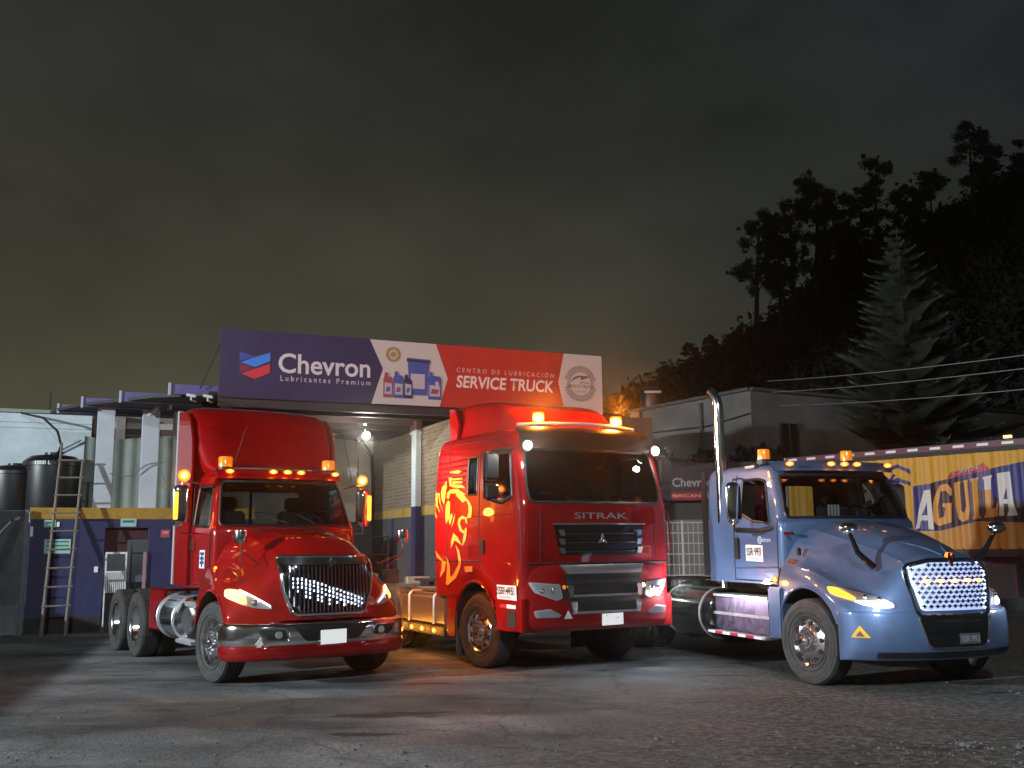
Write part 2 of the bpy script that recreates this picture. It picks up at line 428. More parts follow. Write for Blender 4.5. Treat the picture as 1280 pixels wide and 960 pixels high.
# ------------------------------------------------------------------ wheels (axis = local Y, outer face towards -Y)
_wc = {}
def _drum():
    if 'drum' not in _wc:
        bm = bmesh.new(); lathe(bm, [(0, .0), (.262, .0), (.275, .06), (.289, .112), (.2, .12), (0, .12)], 32); bmesh.ops.recalc_face_normals(bm, faces=bm.faces)
        me = bpy.data.meshes.new('brake_drum'); bm.to_mesh(me); bm.free(); me.materials.append(MBLACK); _wc['drum'] = me
    return _wc['drum']
def wheel_meshes(kind):
    if kind in _wc: return _wc[kind]
    W = .285; Ro = .52; Rr = .292
    bm = bmesh.new()
    prof = [(Rr, -W/2+.03), (Rr+.02, -W/2+.005), (Rr+.08, -W/2-.004), (Ro-.10, -W/2-.010), (Ro-.055, -W/2-.006), (Ro-.05, -W/2-.001), (Ro-.018, -W/2+.006), (Ro-.004, -W/2+.03)]
    gy = [-.075, -.028, .028, .075]
    for g_ in gy: prof += [(Ro, g_-.008), (Ro-.014, g_-.005), (Ro-.014, g_+.005), (Ro, g_+.008)]
    prof += [(Ro-.004, W/2-.03), (Ro-.018, W/2-.006), (Ro-.055, W/2+.006), (Ro-.10, W/2+.010), (Rr+.08, W/2+.004), (Rr, W/2-.03)]
    lug = {5, 6, 7, len(prof)-6, len(prof)-5}
    def mod(i, k):
        if i in lug: return 0 if k % 2 else -.010
        if kind == 'rear' and 7 < i < len(prof)-6 and k % 3 == 0: return -.011
        return 0
    lathe(bm, prof, 108, mod=mod, close=False)
    for k in range(2):      # raised sidewall ring
        lathe(bm, [(Rr+.055+.07*k, -W/2-.006), (Rr+.06+.07*k, -W/2-.014), (Rr+.065+.07*k, -W/2-.006)], 54)
    bmesh.ops.recalc_face_normals(bm, faces=bm.faces)
    ty = bpy.data.meshes.new('tyre'); bm.to_mesh(ty); bm.free(); ty.materials.append(RUBBER)
    ty.polygons.foreach_set('use_smooth', [True]*len(ty.polygons)); ty.set_sharp_from_angle(angle=R(38))
    bm = bmesh.new()
    if kind == 'front': pr = [(Rr, W/2-.035), (Rr-.028, .0), (Rr-.02, -W/2+.05), (Rr+.006, -W/2+.012), (Rr-.002, -W/2), (Rr-.016, -W/2+.012), (Rr-.03, -W/2+.035), (Rr-.05, -W/2+.028), (.19, -W/2+.0), (.155, -W/2-.004), (.15, -W/2+.004), (.0, -W/2+.004)]
    else: pr = [(Rr, W/2-.03), (Rr-.03, .0), (Rr+.006, -W/2+.012), (Rr-.002, -W/2), (Rr-.018, -W/2+.012), (Rr-.03, -W/2+.05), (Rr-.045, -.02), (.22, .045), (.15, .055), (.14, .06), (.0, .06)]
    lathe(bm, pr, 60)
    fy = -W/2+.012 if kind == 'front' else .02
    rim = bm
    bmesh.ops.recalc_face_normals(rim, faces=rim.faces)
    rm = bpy.data.meshes.new('rim'); rim.to_mesh(rm); rim.free(); rm.materials.append(RIM)
    rm.polygons.foreach_set('use_smooth', [True]*len(rm.polygons)); rm.set_sharp_from_angle(angle=R(40))
    bm = bmesh.new()      # dark hand holes, shaped as shallow discs
    for k in range(10):
        a = 2*math.pi*(k+.5)/10; r_ = .222
        yy = -W/2+.013 if kind == 'front' else .035
        p = Vector((r_*math.cos(a), yy-.008, r_*math.sin(a))); dr = Vector((math.cos(a), 0, math.sin(a)))*(.3 if kind == 'front' else .8)
        cyl(bm, p, p+Vector((0, .02, 0)), .031, 14)
    hm = bpy.data.meshes.new('hand_holes'); bmesh.ops.recalc_face_normals(bm, faces=bm.faces); bm.to_mesh(hm); bm.free(); hm.materials.append(MBLACK)
    bm = bmesh.new()
    b0 = -W/2+.004 if kind == 'front' else .055
    lathe(bm, [(.085, b0), (.083, b0-.05), (.072, b0-.075), (.04, b0-.085), (0, b0-.088)], 24)
    for k in range(10):
        a = 2*math.pi*k/10; p = Vector((.128*math.cos(a), b0, .128*math.sin(a))); cyl(bm, p, p+Vector((0, -.05, 0)), .018, 8, .012)
    bmesh.ops.recalc_face_normals(bm, faces=bm.faces)
    hb = bpy.data.meshes.new('hub'); bm.to_mesh(hb); bm.free(); hb.materials.append(RIM)
    hb.polygons.foreach_set('use_smooth', [True]*len(hb.polygons)); hb.set_sharp_from_angle(angle=R(35))
    _wc[kind] = (ty, rm, hm, hb); return _wc[kind]
def wheel(parent, x, y, kind, steer=0):
    ty, rm, hm, hb = wheel_meshes(kind)
    o = bpy.data.objects.new('wheel', None); C.objects.link(o); o.parent = parent; o.empty_display_size = .1
    o.location = (x, y, .52); o.rotation_euler = (0, random.uniform(0, .6), (math.pi if y > 0 else 0)+steer)
    o.rotation_mode = 'ZYX'
    o.matrix_local = Matrix.Translation((x, y, .515)) @ Matrix.Rotation((math.pi if y > 0 else 0)+steer, 4, 'Z') @ Matrix.Rotation(random.uniform(0, .6), 4, 'Y')
    for n, me in (('brake_drum', _drum()), ('tyre', ty), ('rim', rm), ('hand_hole', hm), ('hub', hb)): link(n, me, None, o)
    return o
def axle_set(parent, xs):
    for x in xs:
        for s in (-1, 1):
            wheel(parent, x, s*1.04, 'rear'); inner = wheel(parent, x, s*.72, 'rear')
        tubo('axle', [(x, -1.0, .52), (x, 1.0, .52)], .085, FRAME, parent, seg=12)
def ball(name, c, r, m, parent, sub=2):
    bm = bmesh.new(); bmesh.ops.create_icosphere(bm, subdivisions=sub, radius=1)
    r = (r, r, r) if not isinstance(r, tuple) else r
    for v in bm.verts: v.co = Vector((v.co.x*r[0]+c[0], v.co.y*r[1]+c[1], v.co.z*r[2]+c[2]))
    return from_bm(name, bm, m, parent, smooth=60)
def amber_dome(parent, x, y, z, r=.05, m=AMBER, name='marker_lamp', base=GBLACK, h=.05, glow=0, col=(1, .33, .03)):
    bm = bmesh.new(); mx = Matrix.Translation((x, y, z)) @ Matrix.Rotation(R(90), 4, 'X')
    lathe(bm, [(r, 0), (r*.98, h*.5), (r*.8, h*.85), (r*.4, h), (0, h)], 16, mx)
    o = from_bm(name, bm, m, parent)
    if glow: light('lamp_light', 'POINT', (x, y, z+h*1.4), glow, col, r*.8, parent)
    return o
def lamp_pill(parent, x, y, z, m=AMBER, name='marker_lamp', rx_=.035, ry=.065, rz_=.028, base=None, glow=0, gx=.1):
    if base: box('lamp_base', x-rx_*1.6, x+rx_*.3, y-ry*1.2, y+ry*1.2, z-rz_*1.5, z-rz_*.3, base, parent, bevel=.006)
    o = ball(name, (x, y, z), (rx_, ry, rz_), AMBERLENS if m is AMBER else m, parent)
    if m is AMBER: ball('bulb', (x, y, z), (rx_*.6, ry*.55, rz_*.6), AMBER, o)
    if glow:
        sp_ = light('lamp_light', 'SPOT', (x+.06, y, z+.02), glow*.8, (1, .24, .02), .035, parent, spot_size=R(125), spot_blend=.6)
        sp_.rotation_euler = Vector((1, 0, .42)).to_track_quat('-Z', 'Y').to_euler()
    return o
def seat(parent, x, y, z):
    bm = bmesh.new()
    S = [(x-.24, z+.05), (x-.2, z), (x+.25, z), (x+.3, z+.06), (x+.28, z+.14), (x-.1, z+.16), (x-.2, z+.75), (x-.3, z+.78), (x-.36, z+.7)]
    prism(bm, S, lambda a, b, d: Vector((a, y+d, b)), -.25, .25)
    bx(bm, x-.36, x-.26, y-.14, y+.14, z+.77, z+.98)
    from_bm('seat', bm, SEAT, parent, bevel=.04, seg=2)
def steering(parent, x, y, z):
    bm = bmesh.new(); mx = Matrix.Translation((x, y, z)) @ Matrix.Rotation(R(58), 4, 'Y')
    tube(bm, [mx @ Vector((.22*math.cos(t), .22*math.sin(t), 0)) for t in [2*math.pi*k/24 for k in range(24)]], .018, 8, closed=True)
    for a in (0, 2.1, 4.2): tube(bm, [mx @ Vector((0, 0, 0)), mx @ Vector((.22*math.cos(a), .22*math.sin(a), 0))], .016, 6)
    tube(bm, [mx @ Vector((0, 0, 0)), mx @ Vector((0, 0, -.3))], .04, 8)
    from_bm('steering_wheel', bm, BLACK, parent)
def tread_plate(name, x0, x1, y0, y1, z0, z1, parent, m=ALU):
    o = box(name, x0, x1, y0, y1, z0, z1, m, parent, bevel=.008); return o
def rails(parent, x0, x1, m=FRAME, z0=.62, z1=.92):
    for s in (-1, 1):
        bm = bmesh.new(); bx(bm, x0, x1, s*.43-.012, s*.43+.012, z0, z1); bx(bm, x0, x1, s*.43-.045+s*-.03, s*.43+.045+s*-.03, z1, z1+.01); bx(bm, x0, x1, s*.43-.045+s*-.03, s*.43+.045+s*-.03, z0-.01, z0)
        from_bm('frame_rail', bm, m, parent)
    for x in np.arange(x0+.3, x1, 1.1): box('crossmember', x-.06, x+.06, -.41, .41, z0+.05, z1-.05, m, parent)
def fifth_wheel(parent, x):
    bm = bmesh.new()
    poly = [(-.35, -.45), (.45, -.42), (.5, -.2), (.5, .2), (.45, .42), (-.35, .45), (-.5, .2), (-.1, .06), (-.1, -.06), (-.5, -.2)]
    prism(bm, [(x+a, b) for a, b in poly], XY, 1.10, 1.14)
    bx(bm, x-.2, x+.2, -.4, -.3, .93, 1.10); bx(bm, x-.2, x+.2, .3, .4, .93, 1.10)
    from_bm('fifth_wheel', bm, FRAME, parent)
def mirror_tall(parent, x, y, z0, z1, s, lit=True, amber=AMBERMID):
    """big west coast mirror with a chrome back, hung outboard of the door"""
    bm = bmesh.new()
    P = [[x-.05, s*(abs(y)+.0), z] for z in (z0, z1)]
    rings = []
    for z, k in ((z0, .55), (z0+.03, .9), (z0+.08, 1), (z1-.08, 1), (z1-.03, .9), (z1, .55)):
        rings.append([bm.verts.new((x+.045*k*math.cos(a)*(1.0 if math.cos(a) > 0 else .35), y+.115*k*math.sin(a), z)) for a in [2*math.pi*i/16 for i in range(16)]])
    for a, b in zip(rings[:-1], rings[1:]):
        for i in range(16): bm.faces.new((a[i], a[(i+1) % 16], b[(i+1) % 16], b[i]))
    bm.faces.new(rings[0]); bm.faces.new(rings[-1])
    mh = from_bm('mirror', bm, CHROME, parent)
    box('mirror_glass', x-.026, x-.018, y-.09, y+.09, z0+.06, z1-.06, mat('mirror glass', (.5, .55, .6), .03, metal=1), mh)
    # bracket arms to the cab
    yc = s*1.02
    bm = bmesh.new()
    tube(bm, [(x-.0, yc, z1-.02), (x, s*(abs(y)-.12), z1+.05), (x, y, z1+.03), (x, y, z1-.02)], .014, 8)
    tube(bm, [(x-.0, yc, z0-.1), (x, y, z0-.09), (x, y, z0+.02)], .014, 8)
    from_bm('mirror_arm', bm, CHROME if lit else BLACK, parent)
    return mh

# ------------------------------------------------------------------ TRUCK 1: red conventional day cab with tall roof fairing
T1 = empty('semi_truck', 'red bonneted semi truck with a tall roof fairing and upright barred grille', 'truck', (-2.997, 14.095, 0), .595-math.pi/2, 'semi trucks parked in the yard')
def hood_rows_1():
    A = [(-.12,0,2.0),(-.18,.4,1.985),(-.34,.72,1.93),(-.48,.92,1.80),(-.55,1.03,1.6),(-.58,1.09,1.42),(-.62,1.14,1.22),(-.66,1.17,1.0),(-.66,1.17,.80)]
    B = [(.28,0,1.945),(.25,.4,1.92),(.16,.68,1.83),(.06,.84,1.66),(-.02,.97,1.47),(-.02,1.10,1.36),(0,1.18,1.24),(0,1.2,1.05),(0,1.2,.80)]
    Cc = [(.7,0,1.86),(.68,.38,1.83),(.62,.6,1.70),(.52,.78,1.50),(.42,.94,1.36),(.36,1.10,1.26),(.33,1.18,1.12),(.33,1.2,.98),(.33,1.2,.80)]
    D = [(1.0,0,1.70),(.97,.36,1.68),(.88,.60,1.56),(.78,.80,1.34),(.66,.97,1.22),(.55,1.11,1.12),(.50,1.18,1.02),(.5,1.2,.92),(.5,1.2,.79)]
    E = [(1.09,0,1.60),(1.06,.36,1.58),(.99,.60,1.42),(.89,.80,1.22),(.77,.98,1.10),(.66,1.12,1.02),(.61,1.18,.95),(.59,1.2,.88),(.58,1.2,.79)]
    F = [(1.12,0,1.25),(1.10,.36,1.24),(1.04,.58,1.12),(.95,.80,1.04),(.84,.98,.97),(.74,1.12,.91),(.69,1.18,.87),(.66,1.2,.83),(.64,1.2,.78)]
    G = [(1.14,0,.82),(1.12,.36,.82),(1.06,.58,.815),(.97,.80,.80),(.86,.98,.79),(.76,1.12,.785),(.70,1.18,.78),(.67,1.2,.775),(.65,1.2,.77)]
    return [A, B, Cc, D, E, F, G]
h1 = surf(hood_rows_1(), 6, 4, crease=(2,))
bv1 = bvh_of(h1)
for s in (-1, 1):
    g = cut(h1, circ(0, .52, .66, 30), 'Y', s, lo=.75 if s > 0 else None, hi=-.75 if s < 0 else None); g.free()
from_bm('hood', h1, RED, T1, smooth=50)
_a = hood_rows_1()[0]; _q = cr([np.array(p)+np.array((-.006, 0, .0)) for p in _a], 4)
tubo('hood_seam', [(x, -y, z) for x, y, z in _q[::-1]]+[(x, y, z) for x, y, z in _q[1:]], .012, MBLACK, T1, seg=5)
for s in (-1, 1):
    tubo('wheel_arch_lip', [(.655*math.cos(a), s*1.195, .52+.655*math.sin(a)) for a in [R(22+140*i/20) for i in range(21)]], .018, RED, T1, seg=8)
    bm = bmesh.new()      # inner wheel well
    pts = [(.68*math.cos(a), .52+.66*math.sin(a)) for a in [R(-5+190*i/18) for i in range(19)]]
    for i in range(18):
        (x0, z0), (x1, z1) = pts[i], pts[i+1]
        bm.faces.new([bm.verts.new(p) for p in ((x0, s*1.17, z0), (x1, s*1.17, z1), (x1, s*.55, z1), (x0, s*.55, z0))])
    bmesh.ops.remove_doubles(bm, verts=bm.verts, dist=1e-4); from_bm('wheel_well', bm, MBLACK, T1)
# cab shell
cab1 = ringloft([(1.18, -.38, -1.98, 1.06, 1.08, .1, .08), (1.5, -.38, -1.98, 1.07, 1.08, .12, .08), (1.95, -.42, -1.98, 1.06, 1.08, .24, .08), (2.05, -.48, -1.98, 1.045, 1.07, .26, .08),
                 (2.4, -.63, -1.98, .985, 1.05, .22, .08), (2.68, -.75, -1.98, .93, 1.03, .18, .09), (2.76, -.80, -1.98, .91, 1.02, .16, .1), (2.84, -.95, -1.95, .84, .97, .12, .12), (2.86, -1.15, -1.9, .6, .8, .05, .12)], 4)
WM = [window(cab1, rpoly([(-.97, 2.03), (.97, 2.03), (.875, 2.655), (-.875, 2.655)], .07), 'X', 1, 'windscreen', GLASS, BLACK, T1, .02, lo=-1.3)]
window(cab1, rpoly([(-.8, 2.08), (.8, 2.08), (.8, 2.60), (-.8, 2.60)], .06), 'X', -1, 'rear_window', GLASS, BLACK, T1, .015, hi=-1.5)
for s in (-1, 1):
    window(cab1, rpoly([(-1.28, 2.04), (-.62, 2.02), (-.80, 2.60), (-1.28, 2.60)], .05), 'Y', s, 'door_window', DGLASS, BLACK, T1, .02)
bvc1 = bvh_of(cab1)
from_bm('cab', cab1, RED, T1, smooth=50, recalc=True)
for s in (-1, 1):      # door with panel gap
    tubo('door_seam', [(-.50, s*1.075, 1.95), (-.50, s*1.08, 1.25), (-1.32, s*1.085, 1.22), (-1.36, s*1.07, 2.0), (-1.34, s*1.055, 2.62)], .007, MBLACK, T1, seg=5)
    box('door_handle', -1.30, -1.16, s*1.095-.018, s*1.095+.018, 1.70, 1.86, CHROME, T1, bevel=.01)
tubo('wiper', [(-.12, -.1, 2.06), (-.36, -.55, 2.22), (-.30, -.25, 2.20)], .008, MBLACK, T1, seg=5)
tubo('wiper', [(-.14, .3, 2.06), (-.34, .05, 2.22), (-.40, .6, 2.24)], .008, MBLACK, T1, seg=5)
box('cab_floor', -1.95, -.3, -.98, .98, 1.2, 1.3, DASH, T1); box('dashboard', -.72, -.50, -.88, .88, 1.3, 1.99, DASH, T1, bevel=.05)
seat(T1, -1.2, -.52, 1.5); seat(T1, -1.2, .52, 1.5); steering(T1, -.78, .5, 2.03)
box('rear_window_divider', -1.975, -1.95, -.02, .02, 2.08, 2.60, BLACK, T1)
# side extenders and roof fairing
for s in (-1, 1):
    bm = bmesh.new()
    prism(bm, [(-2.02, 1.20), (-1.36, 1.20), (-1.36, 2.70), (-1.30, 2.86), (-1.34, 3.30), (-1.48, 3.60), (-1.66, 3.73), (-2.06, 3.78)], XZ, s*1.085, s*1.125)
    from_bm('side_extender', bm, RED, T1, bevel=.012)
    box('rubber_edge', -2.13, -2.05, s*1.06, s*1.13, 1.20, 3.80, mat('grey rubber edge', (.35, .35, .36), .6), T1, bevel=.006)
rows = []
for x, z, wd, xs in ((-.86, 2.88, .90, -1.25), (-.98, 2.93, .97, -1.4), (-1.10, 3.08, 1.02, -1.45), (-1.20, 3.28, 1.06, -1.55), (-1.30, 3.50, 1.07, -1.6), (-1.42, 3.68, 1.07, -1.7), (-1.60, 3.80, 1.05, -1.8), (-1.85, 3.86, 1.0, -1.95), (-2.04, 3.87, .98, -2.05)):
    dip = .05*math.exp(-((z-3.45)/.22)**2)
    rows.append([(x-dip, 0, z), (x-dip*.8, .35, z-.003), (x-.02, .7, z-.01), (x-.07, wd*.88, z-.02), (x-.15, wd*.975, z-.035), (x-.27, wd*1.0, z-.06), (xs-.1, wd+.02, z-.09), (-2.05, wd+.03, z-.11)])
f1 = surf(rows, 5, 4); bvf1 = bvh_of(f1)
from_bm('roof_fairing', f1, RED, T1, smooth=55)
tubo('fairing_crease', [(-1.25-.03, .0+y, 3.30+.16*(y/.9)**2+.0) for y in (-.9,)] + [( -1.24-.06*abs(y)-.045, y, 3.30+.20*(abs(y)/.9)**1.6) for y in np.linspace(-.85, .85, 15)], .012, RED, T1, seg=6)
tubo('antenna', [(-1.0, -.6, 2.95), (-1.05, -.42, 3.5)], .006, BLACK, T1, seg=5)
tubo('antenna', [(-.9, 1.22, 2.72), (-.95, 1.05, 3.60)], .006, BLACK, T1, seg=5)
# sun visor and roof lamps
bm = bmesh.new()
V = np.array([[(-.70+.17*(1-(y/.9)**2)+dx, y, z) for y in np.linspace(-.93, .93, 21)] for dx, z in ((-.12, 2.84), (0, 2.78), (.05, 2.70), (.035, 2.695), (-.02, 2.77), (-.13, 2.83))])
grid_bm(V, bm); from_bm('sun_visor', bm, RED, T1, smooth=50)
for y in (-.80, -.21, 0, .21, .80):
    lamp_pill(T1, -.62+.17*(1-(y/.9)**2), y, 2.795, rx_=.04, ry=.062, rz_=.032, glow=9, gx=.14)
for y in (-.74, .86):     # unlit amber beacons on the roof corners
    bm = bmesh.new(); lathe(bm, [(.10, 0), (.10, .14), (.09, .16), (0, .165)], 20, Matrix.Translation((-.98, y, 2.87)) @ Matrix.Rotation(R(90), 4, 'X'))
    b = from_bm('beacon', bm, AMBERDIM, T1)
    bm = bmesh.new(); lathe(bm, [(0, -.03), (.11, -.03), (.11, .012), (.1, .012)], 20, Matrix.Translation((-.98, y, 2.87)) @ Matrix.Rotation(R(90), 4, 'X')); from_bm('beacon_base', bm, BLACK, b)
# mirrors with lit amber strips and lamps on top
for s, yy in ((-1, -1.40), (1, 1.36)):
    xm = -.80
    mh = mirror_tall(T1, xm, yy, 2.02, 2.60, s)
    ys = yy+s*.10 if s > 0 else yy-.08
    box('mirror_light_strip', xm+.0, xm+.05, ys-.028, ys+.028, 2.12, 2.50, AMBERMID, mh, bevel=.01)
    tubo('lamp_stalk', [(xm, yy, 2.60), (xm, yy-s*.02, 2.67)], .012, CHROME, T1)
    asl = ball('amber_spot_lamp', (xm+.02, yy-s*.02, 2.73), .082, AMBERLENS, T1, 3); ball('bulb', (xm+.03, yy-s*.02, 2.73), .05, AMBERHOT if s > 0 else AMBER, asl)
    ll = light('lamp_light', 'SPOT', (xm+.04, yy+s*.10, 2.75), 330 if s > 0 else 45, (1, .24, .02), .06, T1, spot_size=R(150), spot_blend=.5)
    ll.rotation_euler = Vector((.15, s*1, -.25)).to_track_quat('-Z', 'Y').to_euler()
light('lamp_light', 'POINT', (-.85, -1.35, 2.30), 9, (1, .25, .03), .08, T1)
ll = light('lamp_light', 'SPOT', (-.72, 1.55, 2.30), 150, (1, .22, .02), .08, T1, spot_size=R(150), spot_blend=.5); ll.rotation_euler = Vector((0, 1, -.1)).to_track_quat('-Z', 'Y').to_euler()
# grille
gpoly = rpoly([(-.60, 1.585), (.60, 1.585), (.585, 1.2), (.47, .90), (-.47, .90), (-.585, 1.2)], .07)
drape('grille_backing', gpoly, 'X', 1, bv1, GBLACK, T1, off=.012, step=.08)
lp = drape_bm(rpoly([(-.62, 1.60), (.62, 1.60), (.605, 1.2), (.485, .885), (-.485, .885), (-.605, 1.2)], .07), 'X', 1, bv1, .02)
tubo('grille_surround', loop_pts(lp), .026, CHROME, T1, seg=8, closed=True); lp.free()
drape('grille_header', rpoly([(-.585, 1.50), (.585, 1.50), (.60, 1.59), (-.60, 1.59)], .03), 'X', 1, bv1, BLACK, T1, off=.02, thick=.02)
def front_x(bv, y, z):
    h = bv.ray_cast(Vector((3, y, z)), Vector((-1, 0, 0))); return h[0].x if h[0] else None
for i in range(21):
    y = -.53+1.06*i/20; zb = .915 if abs(y) < .46 else .95+(abs(y)-.46)*2.2
    pts = []
    for z in np.linspace(zb, 1.49, 9):
        x = front_x(bv1, y, z)
        if x: pts.append((x+.035, y, z))
    bm = bmesh.new(); tube(bm, pts, .0135, 8); from_bm('grille_bar', bm, mat('dark chrome', (.16, .16, .18), .14, metal=1), T1)
gl = bmesh.new(); rl = random.Random(4)  # glowing beads along the bars stand in for reflections in the chrome
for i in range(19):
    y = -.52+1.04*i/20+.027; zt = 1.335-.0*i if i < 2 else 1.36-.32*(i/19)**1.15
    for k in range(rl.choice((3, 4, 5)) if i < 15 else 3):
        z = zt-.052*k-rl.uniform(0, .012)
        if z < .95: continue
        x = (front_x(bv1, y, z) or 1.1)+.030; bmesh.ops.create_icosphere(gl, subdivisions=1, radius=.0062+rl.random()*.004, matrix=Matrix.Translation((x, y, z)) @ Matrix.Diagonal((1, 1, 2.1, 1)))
from_bm('grille_glint', gl, LED_GLINT, T1, kind='stuff')
em = [(0, .075), (.03, .02), (.085, .0), (.03, -.02), (0, -.075), (-.03, -.02), (-.085, 0), (-.03, .02)]
prismo('emblem', [(a, 1.53+b) for a, b in em], YZ, 1.105, 1.15, CHROME, T1, bevel=.004)
text('lower_lettering', 'INTERNATIONAL', mat('chrome letters', (.5, .5, .5), .25, metal=1), T1, (1.155, -.32, .833), (0, 1, 0), (0, 0, 1), .64, .035)
# headlights
for s in (-1, 1):
    hp = rpoly([(s*1.135, 1.21), (s*1.165, 1.10), (s*1.05, 1.02), (s*.90, .975), (s*.72, .96), (s*.74, 1.00), (s*.90, 1.11), (s*1.03, 1.20)], .04)
    hl = drape('headlight', hp, 'X', 1, bv1, REFLECTOR, T1, off=.006, step=.05)
    drape('turn_signal', rpoly([(s*1.13, 1.20), (s*1.155, 1.10), (s*1.04, 1.03), (s*.985, 1.02), (s*.99, 1.16), (s*1.05, 1.195)], .03), 'X', 1, bv1, LWARM, hl, off=.016, step=.05)
    drape('running_light', rpoly([(s*1.02, 1.20), (s*.90, 1.115), (s*.74, 1.005), (s*.74, .985), (s*.89, 1.085), (s*1.02, 1.175)], .01), 'X', 1, bv1, RUNNING, hl, off=.018, step=.05)
    x = front_x(bv1, s*.90, 1.04) or .8
    bm = bmesh.new(); bmesh.ops.create_uvsphere(bm, u_segments=14, v_segments=8, radius=.045, matrix=Matrix.Translation((x+.005, s*.91, 1.045)))
    from_bm('projector_lamp', bm, CHROME, hl)
    drape('lens', hp, 'X', 1, bv1, LENS, hl, off=.035, step=.05)
    hs = light('lamp_light', 'SPOT', (x+.10, s*1.10, 1.08), 24 if s < 0 else 75, (1, .5, .12) if s < 0 else (1, .20, .02), .05, T1, spot_size=R(150), spot_blend=.5); hs.rotation_euler = Vector((1, s*.6, -.25)).to_track_quat('-Z', 'Y').to_euler()
# bumper
def bumper(rows, m, name, parent, nu=4, nv=4): return surf(rows, nu, nv)
br = []
for dx, z in ((-.10, .80), (0, .785), (.035, .74), (.04, .66), (.03, .57), (.0, .51)):
    br.append([(1.20+dx, 0, z), (1.19+dx, .35, z), (1.14+dx, .68, z), (1.04+dx*.9, .95, z), (.88+dx*.8, 1.15, z), (.70+dx*.5, 1.235+dx*.5, z), (.55, 1.245+dx*.4, z)])
bb = surf(br, 3, 4); bvb1 = bvh_of(bb); from_bm('bumper', bb, CHROME, T1, smooth=50)
br = []
for dx, z in ((.0, .525), (.025, .50), (.03, .43), (.015, .37), (-.05, .335), (-.2, .33)):
    br.append([(1.20+dx, 0, z), (1.19+dx, .35, z), (1.14+dx, .68, z), (1.04+dx*.9, .95, z), (.88+dx*.8, 1.15, z), (.70+dx*.5, 1.235+dx*.5, z), (.55, 1.245+dx*.4, z)])
from_bm('bumper_valance', surf(br, 3, 4), RED2, T1, smooth=50)
drape('bumper_opening', rpoly([(-.52, .755), (.52, .755), (.36, .565), (-.36, .565)], .05), 'X', 1, bvb1, BLACK, T1, off=.006)
for s in (-1, 1):
    drape('fog_light_recess', rpoly([(s*.93, .72), (s*.62, .72), (s*.58, .60), (s*.80, .59)], .04), 'X', 1, bvb1, BLACK, T1, off=.006)
    lp = drape_bm(rpoly([(s*.96, .735), (s*.60, .735), (s*.555, .585), (s*.81, .575)], .04), 'X', 1, bvb1, .012)
    tubo('fog_light_bezel', loop_pts(lp), .011, CHROME, T1, seg=6, closed=True); lp.free()
    x = front_x(bvb1, s*.7, .66)
    bm = bmesh.new(); lathe(bm, [(.045, 0), (.045, -.02), (0, -.025)], 14, Matrix.Translation((x, s*.70, .655)) @ Matrix.Rotation(R(90), 4, 'Z')); from_bm('fog_lamp', bm, REFLECTOR, T1)
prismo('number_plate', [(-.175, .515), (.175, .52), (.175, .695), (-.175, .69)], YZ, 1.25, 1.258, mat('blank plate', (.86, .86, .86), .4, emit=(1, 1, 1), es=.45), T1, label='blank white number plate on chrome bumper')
drape('warning_triangle', [(-.985, .505), (-.835, .50), (-.905, .64)], 'X', 1, bvb1, mat('pale sticker', (.7, .68, .66), .5), T1, off=.008)
tubo('warning_triangle_border', [(1.11, -.965, .515), (1.17, -.86, .51), (1.13, -.91, .615)], .006, mat('brown print', (.2, .06, .05), .5), T1, seg=4, closed=True)
# hood mirrors on stalks
for s in (-1, 1):
    xm, yy = (.50, -.99) if s < 0 else (.62, 1.30)
    bm = bmesh.new(); lathe(bm, [(0, -.085), (.078, -.085), (.082, -.07), (.082, .07), (.078, .085), (0, .085)], 20, Matrix.Translation((xm, yy, 1.87)) @ Matrix.Rotation(R(90), 4, 'X'))
    from_bm('hood_mirror', bm, CHROME, T1)
    bm = bmesh.new(); tube(bm, [(xm, yy, 1.79), (xm+.03, yy, 1.3 if s < 0 else 1.62), (xm+.03, yy*(.97 if s < 0 else .80), 1.17 if s < 0 else 1.45)], .010, 8)
    tube(bm, [(xm, yy, 1.7 if s < 0 else 1.62), (xm+.25, s*.80, 1.50)], .009, 8); from_bm('hood_mirror_stalk', bm, CHROME, T1)
lamp_pill(T1, .05, -1.16, 1.47, m=AMBERMID, name='side_marker', rx_=.03, ry=.02, rz_=.02)
# door placard
drape('door_placard', [(-.93, 1.45), (-.70, 1.45), (-.70, 1.70), (-.93, 1.70)], 'Y', -1, bvc1, WHITE, T1, off=.006)
for k, z in enumerate((1.635, 1.57, 1.51)):
    drape('placard_print', [(-.90, z), (-.73, z), (-.73, z+.035), (-.90, z+.035)], 'Y', -1, bvc1, mat('navy print', (.03, .05, .18), .5), T1, off=.009)
drape('placard_print', [(-.84, 1.47), (-.79, 1.47), (-.79, 1.67), (-.84, 1.67)], 'Y', -1, bvc1, mat('navy print'), T1, off=.010)
